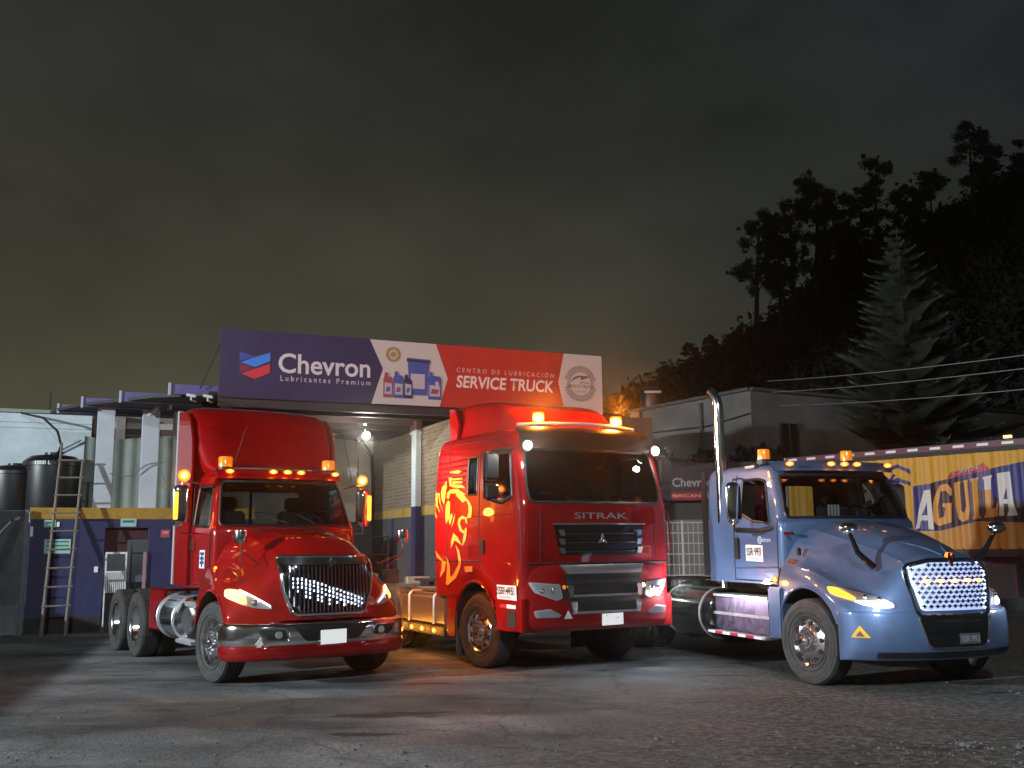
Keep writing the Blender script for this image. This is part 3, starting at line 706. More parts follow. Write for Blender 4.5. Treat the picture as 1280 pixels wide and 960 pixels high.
# chassis
rails(T1, -5.9, .9); fifth_wheel(T1, -4.1)
text('frame_lettering', 'INTERNATIONAL', WHITE, T1, (-3.1, -.455, .84), (1, 0, 0), (0, 0, 1), .9, .05)
wheel(T1, 0, -1.03, 'front', .12); wheel(T1, 0, 1.03, 'front', .12); tubo('front_axle', [(0, -.9, .5), (0, .9, .5)], .06, FRAME, T1)
axle_set(T1, (-3.92, -5.24))
bm = bmesh.new(); lathe(bm, [(0, -.62), (.26, -.62), (.31, -.58), (.315, -.5), (.315, .5), (.31, .58), (.26, .62), (0, .62)], 36, Matrix.Translation((-1.75, -.98, .74)) @ Matrix.Rotation(R(90), 4, 'Z'))
tk = from_bm('fuel_tank', bm, CHROME, T1)
for x in (-2.15, -1.35):
    tubo('tank_strap', [(x, -.98+.322*math.cos(a), .74+.322*math.sin(a)) for a in [2*math.pi*i/28 for i in range(28)]], .014, ALU, tk, seg=6, closed=True)
tread_plate('cab_step', -1.34, -.66, -1.19, -.80, .93, .99, T1); tread_plate('cab_step', -1.38, -.66, -1.24, -.95, .42, .47, T1)
box('step_box', -1.30, -.70, -1.16, -.80, .47, .93, CHROME, T1, bevel=.02)
box('deck_plate', -2.9, -2.0, -.75, .6, .95, .98, DULL, T1)
box('red_side_panel', -3.30, -2.50, -1.12, -1.07, .50, 1.12, RED2, T1, bevel=.01); box('red_side_panel', -3.32, -2.48, -1.12, -.5, 1.08, 1.12, RED2, T1, bevel=.01)
for s in (-1, 1): box('mud_flap', -5.93, -5.90, s*.9-.33, s*.9+.33, .25, .95, MBLACK, T1)
light('lamp_light', 'POINT', (-2.3, -1.7, 2.3), 6, (1, .15, .05), .1, T1)  # free red point light beside the cab; no lamp body here

# ------------------------------------------------------------------ TRUCK 2: red cab-over with roof deflector
T2 = empty('semi_truck', 'red flat-fronted semi truck with a lion decal on its side', 'truck', (.495, 15.36, 0), .495-math.pi/2, 'semi trucks parked in the yard')
cab2 = ringloft([(.98, 1.40, -1.40, 1.215, 1.215, .06, .12), (1.45, 1.43, -1.40, 1.23, 1.23, .07, .125), (2.0, 1.43, -1.40, 1.235, 1.235, .07, .125), (2.30, 1.40, -1.40, 1.23, 1.23, .08, .125), (2.7, 1.30, -1.38, 1.215, 1.22, .09, .13),
                 (3.0, 1.20, -1.36, 1.20, 1.20, .09, .14), (3.16, 1.12, -1.34, 1.18, 1.19, .09, .2), (3.30, .98, -1.30, 1.12, 1.15, .08, .22), (3.38, .80, -1.25, 1.0, 1.05, .06, .24), (3.41, .5, -1.1, .7, .8, .03, .2)], 5)
window(cab2, rpoly([(-1.07, 2.30), (1.07, 2.30), (1.10, 2.50), (1.04, 3.04), (-1.04, 3.04), (-1.10, 2.50)], .09), 'X', 1, 'windscreen', DGLASS, BLACK, T2, .02, lo=.5)
for s in (-1, 1):
    window(cab2, rpoly([(.32, 2.46), (1.22, 2.36), (1.10, 3.0), (.32, 3.02)], .06), 'Y', s, 'door_window', DGLASS, BLACK, T2, .02)
    window(cab2, rpoly([(-.18, 2.46), (.12, 2.46), (.12, 3.02), (-.18, 3.02)], .04), 'Y', s, 'rear_quarter_window', DGLASS, BLACK, T2, .015)
    g = cut(cab2, circ(.05, .52, .70, 30), 'Y', s, lo=.9 if s > 0 else None, hi=-.9 if s < 0 else None); g.free()
bv2 = bvh_of(cab2)
from_bm('cab', cab2, RED2, T2, smooth=50)
def sidetube(name, pts, r, m, par, bv, s=-1, off=0, seg=5):
    out = []
    P = []
    for (a, b), (c, d) in zip(pts[:-1], pts[1:]):
        n = max(1, int(math.hypot(c-a, d-b)/.08))
        for i in range(n): P.append((a+(c-a)*i/n, b+(d-b)*i/n))
    P.append(pts[-1])
    for x, z in P:
        h = bv.ray_cast(Vector((x, s*3, z)), Vector((0, -s, 0)))
        if h[0]: out.append(h[0]+Vector((0, s*off, 0)))
    if len(out) > 1: return tubo(name, out, r, m, par, seg=seg)
def fronttube(name, pts, r, m, par, bv, off=0, seg=5):
    out = []; P = []
    for (a, b), (c, d) in zip(pts[:-1], pts[1:]):
        n = max(1, int(math.hypot(c-a, d-b)/.08))
        for i in range(n): P.append((a+(c-a)*i/n, b+(d-b)*i/n))
    P.append(pts[-1])
    for y, z in P:
        x = front_x(bv, y, z)
        if x is not None: out.append((x+off, y, z))
    if len(out) > 1: return tubo(name, out, r, m, par, seg=seg)
for s in (-1, 1):
    sidetube('door_seam', [(.20, 3.08), (.20, 1.50), (.30, 1.38), (.66, 1.22), (.72, 1.05)], .008, MBLACK, T2, bv2, s)
    sidetube('door_seam', [(1.30, 2.34), (1.36, 2.2), (1.37, 1.5)], .008, MBLACK, T2, bv2, s)
    sidetube('panel_crease', [(-1.30, 2.14), (.18, 2.14)], .006, RED2, T2, bv2, s)
    sidetube('panel_crease', [(.22, 2.14), (1.3, 2.14)], .006, RED2, T2, bv2, s)
    sidetube('panel_crease', [(-1.33, 1.50), (.18, 1.50)], .010, MBLACK, T2, bv2, s)
    sidetube('panel_seam', [(-.86, 3.3), (-.90, 1.05)], .008, MBLACK, T2, bv2, s)
    sidetube('roof_seam', [(-1.25, 3.20), (-.6, 3.27), (.6, 3.22), (1.0, 3.08)], .010, MBLACK, T2, bv2, s)
    for k in range(5): sidetube('body_rib', [(-1.3, 2.66+.085*k), (-.28, 2.66+.085*k)], .016, RED2, T2, bv2, s, off=-.004, seg=6)
    drape('door_handle', rpoly([(.24, 1.62), (.38, 1.60), (.38, 1.80), (.24, 1.82)], .03), 'Y', s, bv2, BLACK, T2, off=.004, thick=.02)
    drape('side_marker', [(-.27, 1.42), (-.02, 1.43), (-.03, 1.35), (-.25, 1.34)], 'Y', s, bv2, AMBERDIM, T2, off=.006, thick=.01)
    tubo('wheel_arch_lip', [(.05+.695*math.cos(a), s*1.222, .52+.695*math.sin(a)) for a in [R(30+120*i/20) for i in range(21)]], .026, RED2, T2, seg=8)
    bm = bmesh.new(); pts = [(.05+.69*math.cos(a), .52+.68*math.sin(a)) for a in [R(10+170*i/18) for i in range(19)]]
    for i in range(18):
        (x0, z0), (x1, z1) = pts[i], pts[i+1]
        bm.faces.new([bm.verts.new(p) for p in ((x0, s*1.2, z0), (x1, s*1.2, z1), (x1, s*.55, z1), (x0, s*.55, z0))])
    bmesh.ops.remove_doubles(bm, verts=bm.verts, dist=1e-4); from_bm('wheel_well', bm, MBLACK, T2)
    # steps / corner under the door
    bm = bmesh.new(); prism(bm, [(.70, .60), (1.46, .58), (1.46, 1.02), (.62, 1.04), (.66, .85)], XZ, s*.95, s*1.22); from_bm('step_well', bm, RED2, T2, bevel=.02)
    box('step_tread', .86, 1.28, s*1.225-.01, s*1.225+.01, .64, .86, MBLACK, T2)
    box('reflective_strip', .84, 1.04, s*1.24-.004, s*1.24+.004, .885, .935, RSTRIPE, T2); box('reflective_strip', 1.045, 1.30, s*1.24-.004, s*1.24+.004, .885, .935, WHITE, T2)
    bm = bmesh.new(); prism(bm, [(-.98, .98), (-.98, .42), (-.90, .36), (-.66, .38), (-.66, .62), (-.60, .98)], XZ, s*.80, s*1.21); from_bm('rear_fender', bm, RED2, T2, bevel=.015)
    box('mud_flap', -.66, -.64, s*1.0-.20, s*1.0+.20, .12, .75, mat('grey flap', (.06, .065, .065), .7), T2)
box('cab_floor', -1.35, 1.35, -1.15, 1.15, .98, 1.06, MBLACK, T2)
box('dashboard', .95, 1.32, -1.12, 1.12, 1.7, 2.28, DASH, T2, bevel=.06); seat(T2, .35, -.6, 1.75); seat(T2, .35, .6, 1.75); steering(T2, .78, .6, 2.40)
box('rear_curtain', -.55, -.50, -1.1, 1.1, 1.2, 3.1, mat('dark curtain', (.05, .03, .03), .9), T2)
# lower front: bumper with lamps
rows = []
for x, z, k in ((1.36, 1.47, 0), (1.46, 1.455, 0), (1.50, 1.38, 0), (1.52, 1.15, .0), (1.54, .92, 0), (1.545, .75, 0), (1.53, .65, 0), (1.46, .585, 0), (1.30, .57, 0)):
    rows.append([(x+.06, 0, z), (x+.055, .4, z), (x+.03, .75, z), (x-.03, 1.0, z), (x-.10, 1.15, z+.003), (x-.24, 1.225, z+.01), (x-.50, 1.235, z+.012), (x-.78, 1.235, z+.012)])
b2 = surf(rows, 3, 4); bvb2 = bvh_of(b2); from_bm('bumper', b2, RED2, T2, smooth=50)
fronttube('panel_gap', [(-1.15, 1.475), (1.15, 1.475)], .014, MBLACK, T2, bv2)
fronttube('panel_gap', [(-.93, 2.2), (-.95, 1.50)], .006, MBLACK, T2, bv2); fronttube('panel_gap', [(.93, 2.2), (.95, 1.50)], .006, MBLACK, T2, bv2)
text('front_lettering', 'SITRAK', mat('bright letters', (.40, .40, .42), .3, metal=.6), T2, (front_x(bv2, 0, 2.12)+.012, -.43, 2.075), (0, 1, 0), (0, 0, 1), .88, .085, bold=.02)
drape('upper_grille', rpoly([(-.74, 2.0), (.74, 2.0), (.66, 1.58), (-.66, 1.58)], .03), 'X', 1, bv2, GBLACK, T2, off=.006)
fronttube('grille_trim', [(-.76, 2.01), (.76, 2.01)], .014, CHROME, T2, bv2, .01, 6)
for z in (1.88, 1.76, 1.64):
    fronttube('grille_slat', [(-.66, z), (.66, z)], .016, mat('dark chrome'), T2, bv2, .02, 6)
    for s in (-1, 1): drape('chrome_clip', rpoly([(s*.60, z+.045), (s*.69, z+.045), (s*.66, z-.035), (s*.585, z-.035)], .012), 'X', 1, bv2, CHROME, T2, off=.02, thick=.025)
for a in (90, 210, 330):
    c_, s_ = math.cos(R(a)), math.sin(R(a)); P_ = [(0, 0), (.045*math.cos(R(a-40)), .045*math.sin(R(a-40))), (.095*c_, .095*s_), (.045*math.cos(R(a+40)), .045*math.sin(R(a+40)))]
    xx = front_x(bv2, 0, 1.78); prismo('emblem', [(y, 1.79+z) for y, z in P_], YZ, xx+.02, xx+.05, CHROME, T2, bevel=.004)
_e = front_x(bv2, 0, 1.78)+.045; ball('emblem_centre', (_e, 0, 1.79), (.015, .03, .03), CHROME, T2)
# wide chrome bar between the two grilles
drape('chrome_bar', rpoly([(-.68, 1.455), (.68, 1.455), (.60, 1.335), (-.60, 1.335)], .02), 'X', 1, bvb2, mat('brushed bar', (.50, .50, .50), .3, metal=1, rvar=.2), T2, off=.004, thick=.03, bevel=.006)
drape('lower_grille', rpoly([(-.64, 1.33), (.64, 1.33), (.56, .80), (-.56, .80)], .04), 'X', 1, bvb2, BLACK, T2, off=.006)
for zz, wd in ((1.07, .585), (.85, .545)):
    drape('grille_opening', rpoly([(-wd+.05, zz+.11), (wd-.05, zz+.11), (wd-.08, zz-.01), (-wd+.08, zz-.01)], .02), 'X', 1, bvb2, MBLACK, T2, off=.012)
    fronttube('grille_slat', [(-wd, zz-.03), (wd, zz-.03)], .020, DULL, T2, bvb2, .01, 6)
    for s in (-1, 1): drape('chrome_clip', rpoly([(s*(wd-.07), zz+.12), (s*(wd+.03), zz+.12), (s*(wd), zz-.04), (s*(wd-.06), zz-.04)], .012), 'X', 1, bvb2, CHROME, T2, off=.012, thick=.03)
drape('grille_slat', [(-.60, 1.26), (.60, 1.26), (.58, 1.20), (-.58, 1.20)], 'X', 1, bvb2, FRAME, T2, off=.008, thick=.02)
prismo('number_plate', [(-.08, .64), (.26, .645), (.26, .80), (-.08, .795)], YZ, 1.612, 1.62, mat('blank plate'), T2, label='blank white number plate on red bumper')
for i, (yy, zz) in enumerate(((-.02, .765), (.13, .725), (.17, .735))):
    prismo('plate_mark', [(yy, zz), (yy+.018, zz), (yy+.014, zz+.022)], YZ, 1.6205, 1.622, BLACK, T2)
for s in (-1, 1):
    lit = s > 0
    hp = rpoly([(s*1.13, 1.235), (s*.70, 1.20), (s*.67, 1.02), (s*.76, .985), (s*1.06, 1.10)], .03)
    hl = drape('headlight', hp, 'X', 1, bvb2, REFLECTOR, T2, off=.005, step=.05)
    for yy in (.80, .95): 
        x = front_x(bvb2, s*yy, 1.10) or 1.4
        bm = bmesh.new(); bmesh.ops.create_uvsphere(bm, u_segments=12, v_segments=8, radius=.045, matrix=Matrix.Translation((x-.01, s*yy, 1.12))); from_bm('projector_lamp', bm, CHROME, hl)
    if lit:
        drape('running_light', rpoly([(s*1.12, 1.225), (s*1.05, 1.12), (s*.76, 1.0), (s*.69, 1.03), (s*.70, 1.08), (s*.78, 1.06), (s*1.0, 1.14), (s*1.05, 1.21)], .012), 'X', 1, bvb2, RUNNING, hl, off=.012, step=.05)
        light('lamp_light', 'POINT', (1.64, s*1.20, 1.08), 45, (.92, .95, 1), .06, T2)
    drape('lens', hp, 'X', 1, bvb2, LENS, hl, off=.03, step=.05)
    drape('lamp_surround', rpoly([(s*.70, 1.22), (s*.62, 1.18), (s*.60, 1.0), (s*.66, .98)], .02), 'X', 1, bvb2, BLACK, T2, off=.006)
    bm = bmesh.new(); bmesh.ops.create_uvsphere(bm, u_segments=12, v_segments=6, radius=.03, matrix=Matrix.Translation(((front_x(bvb2, s*.64, 1.15) or 1.5)+.0, s*.645, 1.16))); from_bm('amber_reflector', bm, AMBERDIM if s < 0 else AMBER, T2)
    fp = rpoly([(s*1.08, .86), (s*.86, .885), (s*.70, .80), (s*.74, .77), (s*1.05, .77)], .03)
    fg = drape('fog_lamp', fp, 'X', 1, bvb2, REFLECTOR, T2, off=.006, step=.05); drape('lens', fp, 'X', 1, bvb2, LENS, fg, off=.02, step=.05)
drape('warning_triangle', [(-.67, .75), (-.54, .75), (-.605, .86)], 'X', 1, bvb2, mat('pale sticker'), T2, off=.008)
drape('windscreen_sticker', [(-.98, 2.37), (-.74, 2.37), (-.74, 2.47), (-.98, 2.47)], 'X', 1, bv2, mat('pale blue print', (.55, .65, .68), .4), T2, off=.012)
text('sticker_print', 'SERVICE TRUCK', mat('navy print'), T2, (1.49, -.96, 2.41), (.04, 1, 0), (-.1, 0, 1), .2, .025, raise_=.01)
tubo('wiper', [(1.50, -.75, 2.27), (1.43, -.2, 2.37), (1.40, .05, 2.40)], .009, MBLACK, T2, seg=5); tubo('wiper', [(1.50, .1, 2.27), (1.43, .6, 2.36), (1.40, .85, 2.39)], .009, MBLACK, T2, seg=5)
# sun visor
V = np.array([[(1.20+.15*(1-(y/1.1)**2)+dx, y, z) for y in np.linspace(-1.12, 1.12, 25)] for dx, z in ((-.10, 3.36), (.02, 3.28), (.10, 3.04), (.085, 3.035), (.0, 3.26), (-.12, 3.34))])
bm = bmesh.new(); grid_bm(V, bm); from_bm('sun_visor', bm, mat('smoked visor', (.020, .014, .011), .3, coat=.6), T2, smooth=50)
# roof deflector
rows = []
for x, z, wd in ((.98, 3.40, .60), (.84, 3.46, .70), (.62, 3.60, .80), (.36, 3.75, .87), (.05, 3.86, .92), (-.35, 3.91, .95), (-.90, 3.92, .97), (-1.12, 3.92, .97)):
    zb = 3.385
    rows.append([(x, 0, z), (x-.01, wd*.4, z-.005), (x-.02, wd*.80, z-.012), (x-.04, wd*.96, z-(z-zb)*.09), (x-.05, wd*1.01, z-(z-zb)*.35), (x-.06, wd*1.06, zb-.02)])
from_bm('roof_deflector', surf(rows, 4, 3), RED2, T2, smooth=50)
for s in (-1, 1):
    bm = bmesh.new(); prism(bm, [(-1.12, 3.30), (-.86, 3.38), (-.80, 3.60), (-.92, 3.84), (-1.16, 3.88)], XZ, s*1.02, s*1.08); from_bm('side_deflector', bm, RED2, T2, bevel=.012)
bm = bmesh.new(); tube(bm, [(.95, -1.0, 3.40), (1.12, -.5, 3.42), (1.16, 0, 3.43), (1.12, .5, 3.42), (.95, .98, 3.41)], .03, 10); from_bm('roof_bar', bm, mat('pale roof bar', (.5, .4, .36), .35), T2)
for yy in (-.62, .72):
    box('beacon_bracket', .82, .96, yy-.10, yy+.10, 3.40, 3.455, BLACK, T2, bevel=.008)
    bm = bmesh.new(); lathe(bm, [(.088, 0), (.088, .13), (.08, .15), (0, .155)], 20, Matrix.Translation((.89, yy, 3.455)) @ Matrix.Rotation(R(90), 4, 'X')); bc = from_bm('beacon', bm, AMBERLENS, T2)
    ball('bulb', (.89, yy, 3.53), (.078, .078, .062), AMBERHOT, bc, 3)
    light('lamp_light', 'POINT', (1.03, yy, 3.72), 190, (1, .25, .02), .09, T2)
for s in (-1, 1):     # white work lamps on the pillars
    x = 1.38
    bm = bmesh.new(); lathe(bm, [(0, .06), (.05, .05), (.078, 0), (.078, -.02)], 18, Matrix.Translation((x-.03, s*1.07, 3.07)) @ Matrix.Rotation(R(90), 4, 'Z')); wl = from_bm('work_lamp', bm, BLACK, T2)
    bm = bmesh.new(); bmesh.ops.create_uvsphere(bm, u_segments=14, v_segments=8, radius=.060, matrix=Matrix.Translation((x-.0, s*1.07, 3.07)) @ Matrix.Diagonal((.5, 1, 1, 1))); from_bm('bulb', bm, LHOT, wl)
    light('lamp_light', 'POINT', (x+.20, s*1.12, 3.05), 20, (1, .97, .92), .06, T2)
    # door mirrors
    ym = s*1.47
    bm = bmesh.new()
    for z0, z1 in ((2.60, 3.0), (2.33, 2.57)): bx(bm, .98, 1.10, ym-.115, ym+.115, z0, z1)
    mo = from_bm('door_mirror', bm, BLACK, T2, bevel=.04, seg=3)
    for z0, z1 in ((2.63, 2.97), (2.36, 2.54)): box('mirror_glass', .972, .979, ym-.09, ym+.09, z0, z1, mat('mirror glass'), mo)
    tubo('mirror_arm', [(1.15, s*1.2, 2.40), (1.12, s*1.35, 2.30), (1.05, ym, 2.34)], .028, BLACK, T2, seg=8); tubo('mirror_arm', [(1.12, s*1.17, 3.05), (1.08, ym, 3.0)], .022, BLACK, T2, seg=8)
    tubo('grab_rail', [(1.45, s*1.18, 1.6), (1.49, s*1.2, 1.7), (1.47, s*1.19, 2.15), (1.43, s*1.17, 2.2)], .012, RED2, T2, seg=6)
drape('door_placard', [(.76, 1.00), (1.31, .995), (1.31, 1.19), (.76, 1.19)], 'Y', -1, bv2, WHITE, T2, off=.022)
text('plate_lettering', 'SSR·495', BLACK, T2, (.80, -1.262, 1.065), (1, 0, 0), (0, 0, 1), .47, .105, bold=.02)
text('plate_small_lettering', 'SOACHA CUND.', BLACK, T2, (.88, -1.262, 1.02), (1, 0, 0), (0, 0, 1), .30, .025)
LION = mat('gold decal film', (1, .52, .09), .3, coat=.5)
_l = {
'face':[(-0.59,2.48),(-0.34,2.36),(-0.22,2.39),(-0.14,2.31),(-0.13,2.21),(-0.19,2.13),(-0.05,2.13),(-0.02,2.26),(-0.1,2.36),(-0.23,2.43),(-0.36,2.5),(-0.54,2.53)],
'nose':[(-0.19,2.13),(-0.34,2.17),(-0.48,2.13),(-0.51,2.05),(-0.43,1.94),(-0.29,1.9),(-0.33,1.79),(-0.34,1.72),(-0.23,1.81),(-0.19,1.95),(-0.2,1.99),(-0.26,1.97),(-0.26,1.94),(-0.36,1.97),(-0.43,2.05),(-0.39,2.11),(-0.26,2.12),(-0.23,2.06),(-0.17,2.04)],
'jaw':[(-0.66,1.92),(-0.74,1.8),(-0.75,1.69),(-0.62,1.81),(-0.35,1.73),(-0.51,1.85)],
'neck':[(-0.59,1.74),(-0.51,1.61),(-0.48,1.46),(-0.69,1.29),(-0.79,1.25),(-0.8,1.41),(-0.91,1.58),(-0.9,1.39),(-0.96,1.15),(-0.9,1.13),(-0.59,1.25),(-0.43,1.4),(-0.4,1.5),(-0.46,1.65)],
'chest':[(-1.34,1.65),(-1.27,1.55),(-1.08,1.48),(-1.11,1.37),(-1.18,1.24),(-1.0,1.34),(-0.94,1.48),(-1.08,1.52)],
'mane':[(-1.34,2.55),(-1.27,2.55),(-1.26,2.37),(-1.15,2.23),(-1.33,2.35)],
'mane2':[(-1.25,2.55),(-1.19,2.54),(-1.14,2.37),(-1.05,2.25),(-1.19,2.39)],
'mane3':[(-1.34,2.27),(-1.26,2.15),(-1.34,2.19)],
'mane4':[(-1.14,2.54),(-1.1,2.63),(-0.94,2.72),(-0.92,2.64),(-0.96,2.54),(-1.01,2.36),(-1.1,2.43)],
'mane5':[(-0.95,2.34),(-0.87,2.42),(-0.79,2.38),(-0.79,2.18),(-0.92,2.06),(-0.96,2.17)],
'brow':[(-0.91,2.53),(-0.79,2.58),(-0.54,2.58),(-0.23,2.47),(-0.59,2.51),(-0.79,2.52),(-0.84,2.44),(-0.92,2.45)],
'brow2':[(-0.84,2.76),(-0.71,2.76),(-0.74,2.66),(-0.34,2.62),(-0.23,2.57),(-0.64,2.6),(-0.79,2.63)],
'ear':[(-0.82,2.85),(-0.51,2.86),(-0.38,2.83),(-0.49,2.8),(-0.79,2.83)],
'tuft':[(-0.84,2.14),(-0.71,2.22),(-0.69,2.16),(-0.79,2.03)],
'tuft2':[(-0.66,2.14),(-0.59,2.21),(-0.64,2.09),(-0.74,1.99)],
'hair':[(-0.71,2.74),(-0.36,2.73),(-0.34,2.71),(-0.69,2.71)],
'hair2':[(-0.71,2.7),(-0.36,2.68),(-0.34,2.65),(-0.7,2.66)]}
for p in _l.values():
    drape('lion_decal', p, 'Y', -1, bv2, LION, T2, off=.008 if p[0][1] < 2.6 else .022, step=.12)
# chassis
rails(T2, -6.0, 1.2); fifth_wheel(T2, -3.7)
box('gearbox_cover', -1.35, -1.0, -.9, .9, .95, 1.05, FRAME, T2)
wheel(T2, .05, -1.04, 'front', .14); wheel(T2, .05, 1.04, 'front', .14); tubo('front_axle', [(.05, -.9, .5), (.05, .9, .5)], .06, FRAME, T2)
axle_set(T2, (-3.35, -4.72))
tk = box('fuel_tank', -2.85, -1.02, -1.20, -.62, .48, .98, DULL, T2, bevel=.06, seg=3)
for x in (-2.45, -1.45): tubo('tank_strap', [(x, -.66, 1.0), (x, -1.16, 1.0), (x, -1.215, .94), (x, -1.215, .52)], .022, ALU, tk, seg=6)
box('side_guard', -2.9, -1.0, -1.235, -1.20, .36, .50, FRAME, T2, bevel=.01)
for x in (-1.37, -1.84, -2.26, -2.80):
    bm = bmesh.new(); bmesh.ops.create_uvsphere(bm, u_segments=12, v_segments=8, radius=.05, matrix=Matrix.Translation((x, -1.245, .43)) @ Matrix.Diagonal((1.25, .5, .85, 1))); sm_ = from_bm('side_marker', bm, AMBERLENS, T2); ball('bulb', (x, -1.25, .43), (.035, .015, .025), AMBER, sm_)
    light('lamp_light', 'POINT', (x, -1.36, .43), 4.5, (1, .36, .04), .04, T2)
box('catwalk', -2.9, -1.5, -1.0, .5, 1.0, 1.04, DULL, T2); tubo('air_line', [(-1.42, -.3, 1.9), (-1.7, -.35, 1.35), (-2.2, -.1, 1.12), (-2.6, 0, 1.1)], .016, mat('red hose', (.4, .03, .03), .5), T2); tubo('air_line', [(-1.42, -.1, 1.9), (-1.75, -.1, 1.3), (-2.3, .1, 1.12)], .016, mat('blue hose', (.03, .06, .3), .5), T2)

# ------------------------------------------------------------------ TRUCK 3: blue conventional with exhaust stack
T3 = empty('semi_truck', 'blue bonneted semi truck with an upright chrome exhaust stack and white-lit mesh grille', 'truck', (4.661, 13.314, 0), .331-math.pi/2, 'semi trucks parked in the yard')
WX = .22
A = [(-.18,0,2.02),(-.22,.4,2.0),(-.34,.72,1.92),(-.46,.92,1.78),(-.42,1.0,1.62),(-.42,1.06,1.46),(-.42,1.12,1.25),(-.42,1.15,1.05),(-.42,1.16,.80)]
B = [(.35,0,1.93),(.32,.38,1.90),(.24,.66,1.79),(.16,.82,1.62),(.14,.94,1.45),(.16,1.07,1.38),(.2,1.16,1.26),(.2,1.19,1.08),(.2,1.2,.80)]
Cc = [(.80,0,1.80),(.78,.34,1.77),(.70,.56,1.66),(.62,.74,1.46),(.56,.90,1.32),(.54,1.06,1.27),(.56,1.16,1.16),(.58,1.195,1.02),(.58,1.2,.80)]
D = [(1.20,0,1.64),(1.18,.30,1.62),(1.10,.52,1.53),(1.00,.70,1.34),(.93,.87,1.20),(.87,1.03,1.14),(.84,1.13,1.06),(.83,1.18,.98),(.82,1.195,.82)]
E = [(1.40,0,1.52),(1.37,.32,1.52),(1.30,.55,1.46),(1.20,.72,1.26),(1.11,.88,1.12),(1.02,1.02,1.06),(.97,1.11,1.0),(.94,1.16,.95),(.92,1.18,.82)]
F = [(1.45,0,1.25),(1.43,.32,1.25),(1.38,.52,1.20),(1.29,.70,1.10),(1.20,.86,1.03),(1.10,1.0,.98),(1.03,1.10,.94),(.99,1.15,.90),(.96,1.17,.82)]
G_ = [(1.48,0,.90),(1.46,.32,.90),(1.41,.50,.90),(1.33,.68,.89),(1.24,.84,.88),(1.14,.99,.87),(1.06,1.09,.865),(1.02,1.14,.86),(.98,1.165,.82)]
h3 = surf([A, B, Cc, D, E, F, G_], 6, 4, crease=(2, 5)); bv3 = bvh_of(h3)
for s in (-1, 1):
    g = cut(h3, circ(WX, .52, .66, 30), 'Y', s, lo=.75 if s > 0 else None, hi=-.75 if s < 0 else None); g.free()
from_bm('hood', h3, BLUE, T3, smooth=50)
_q = cr([np.array(p)+np.array((-.006, 0, 0)) for p in A], 4)
tubo('hood_seam', [(x, -y, z) for x, y, z in _q[::-1]]+[(x, y, z) for x, y, z in _q[1:]], .013, MBLACK, T3, seg=5)
for s in (-1, 1):
    drape('fender_vent', rpoly([(-.30, 1.52), (-.14, 1.50), (-.16, 1.44), (-.30, 1.46)], .02), 'Y', s, bv3, BLACK, T3, off=.004)
    box('hood_latch', -.12, -.06, s*1.02-.02, s*1.02+.02, 1.56, 1.66, BLACK, T3, bevel=.008)
for s in (-1, 1):
    tubo('wheel_arch_lip', [(WX+.655*math.cos(a), s*(1.19-.03*abs(math.cos(a))), .52+.655*math.sin(a)) for a in [R(22+140*i/20) for i in range(21)]], .018, BLUE, T3, seg=8)
    bm = bmesh.new(); pts = [(WX+.68*math.cos(a), .52+.66*math.sin(a)) for a in [R(-5+190*i/18) for i in range(19)]]
    for i in range(18):
        (x0, z0), (x1, z1) = pts[i], pts[i+1]
        bm.faces.new([bm.verts.new(p) for p in ((x0, s*1.15, z0), (x1, s*1.15, z1), (x1, s*.55, z1), (x0, s*.55, z0))])
    bmesh.ops.remove_doubles(bm, verts=bm.verts, dist=1e-4); from_bm('wheel_well', bm, MBLACK, T3)
cab3 = ringloft([(1.18, -.36, -2.25, 1.08, 1.10, .1, .08), (1.5, -.36, -2.25, 1.09, 1.10, .12, .08), (1.95, -.38, -2.25, 1.08, 1.10, .22, .08), (2.05, -.44, -2.25, 1.06, 1.095, .25, .08),
                 (2.4, -.58, -2.25, 1.0, 1.08, .22, .08), (2.64, -.70, -2.25, .95, 1.06, .18, .1), (2.74, -.76, -2.25, .92, 1.03, .16, .12), (2.81, -.92, -2.2, .84, .95, .12, .13), (2.83, -1.2, -2.1, .6, .75, .05, .12)], 4)
window(cab3, rpoly([(-.98, 2.05), (.98, 2.05), (.885, 2.63), (-.885, 2.63)], .07), 'X', 1, 'windscreen', GLASS, BLACK, T3, .024, lo=-1.3)
window(cab3, rpoly([(-.8, 2.08), (.8, 2.08), (.8, 2.60), (-.8, 2.60)], .06), 'X', -1, 'rear_window', GLASS, BLACK, T3, .015, hi=-1.8)
for s in (-1, 1): window(cab3, rpoly([(-1.36, 2.05), (-1.05, 2.02), (-.80, 1.93), (-.62, 1.93), (-.84, 2.56), (-1.0, 2.60), (-1.36, 2.60)], .05), 'Y', s, 'door_window', DGLASS, BLACK, T3, .02)
bvc3 = bvh_of(cab3); from_bm('cab', cab3, BLUE, T3, smooth=50)
for s in (-1, 1):
    sidetube('door_seam', [(-.46, 2.0), (-.46, 1.22)], .009, MBLACK, T3, bvc3, s); sidetube('door_seam', [(-1.52, 2.68), (-1.52, 1.22), (-.46, 1.21)], .009, MBLACK, T3, bvc3, s)
    sidetube('panel_crease', [(-1.50, 1.38), (-.48, 1.40)], .012, BLUE, T3, bvc3, s)
    drape('door_handle', rpoly([(-1.48, 1.50), (-1.38, 1.50), (-1.38, 1.80), (-1.48, 1.80)], .03), 'Y', s, bvc3, BLACK, T3, off=.004, thick=.025)
    box('side_extender', -2.38, -2.25, s*1.09-.015, s*1.09+.015, 1.25, 2.78, MBLACK, T3, bevel=.008)
box('cab_floor', -2.2, -.3, -1.0, 1.0, 1.2, 1.3, DASH, T3); box('dashboard', -.72, -.48, -.88, .88, 1.3, 1.99, DASH, T3, bevel=.05)
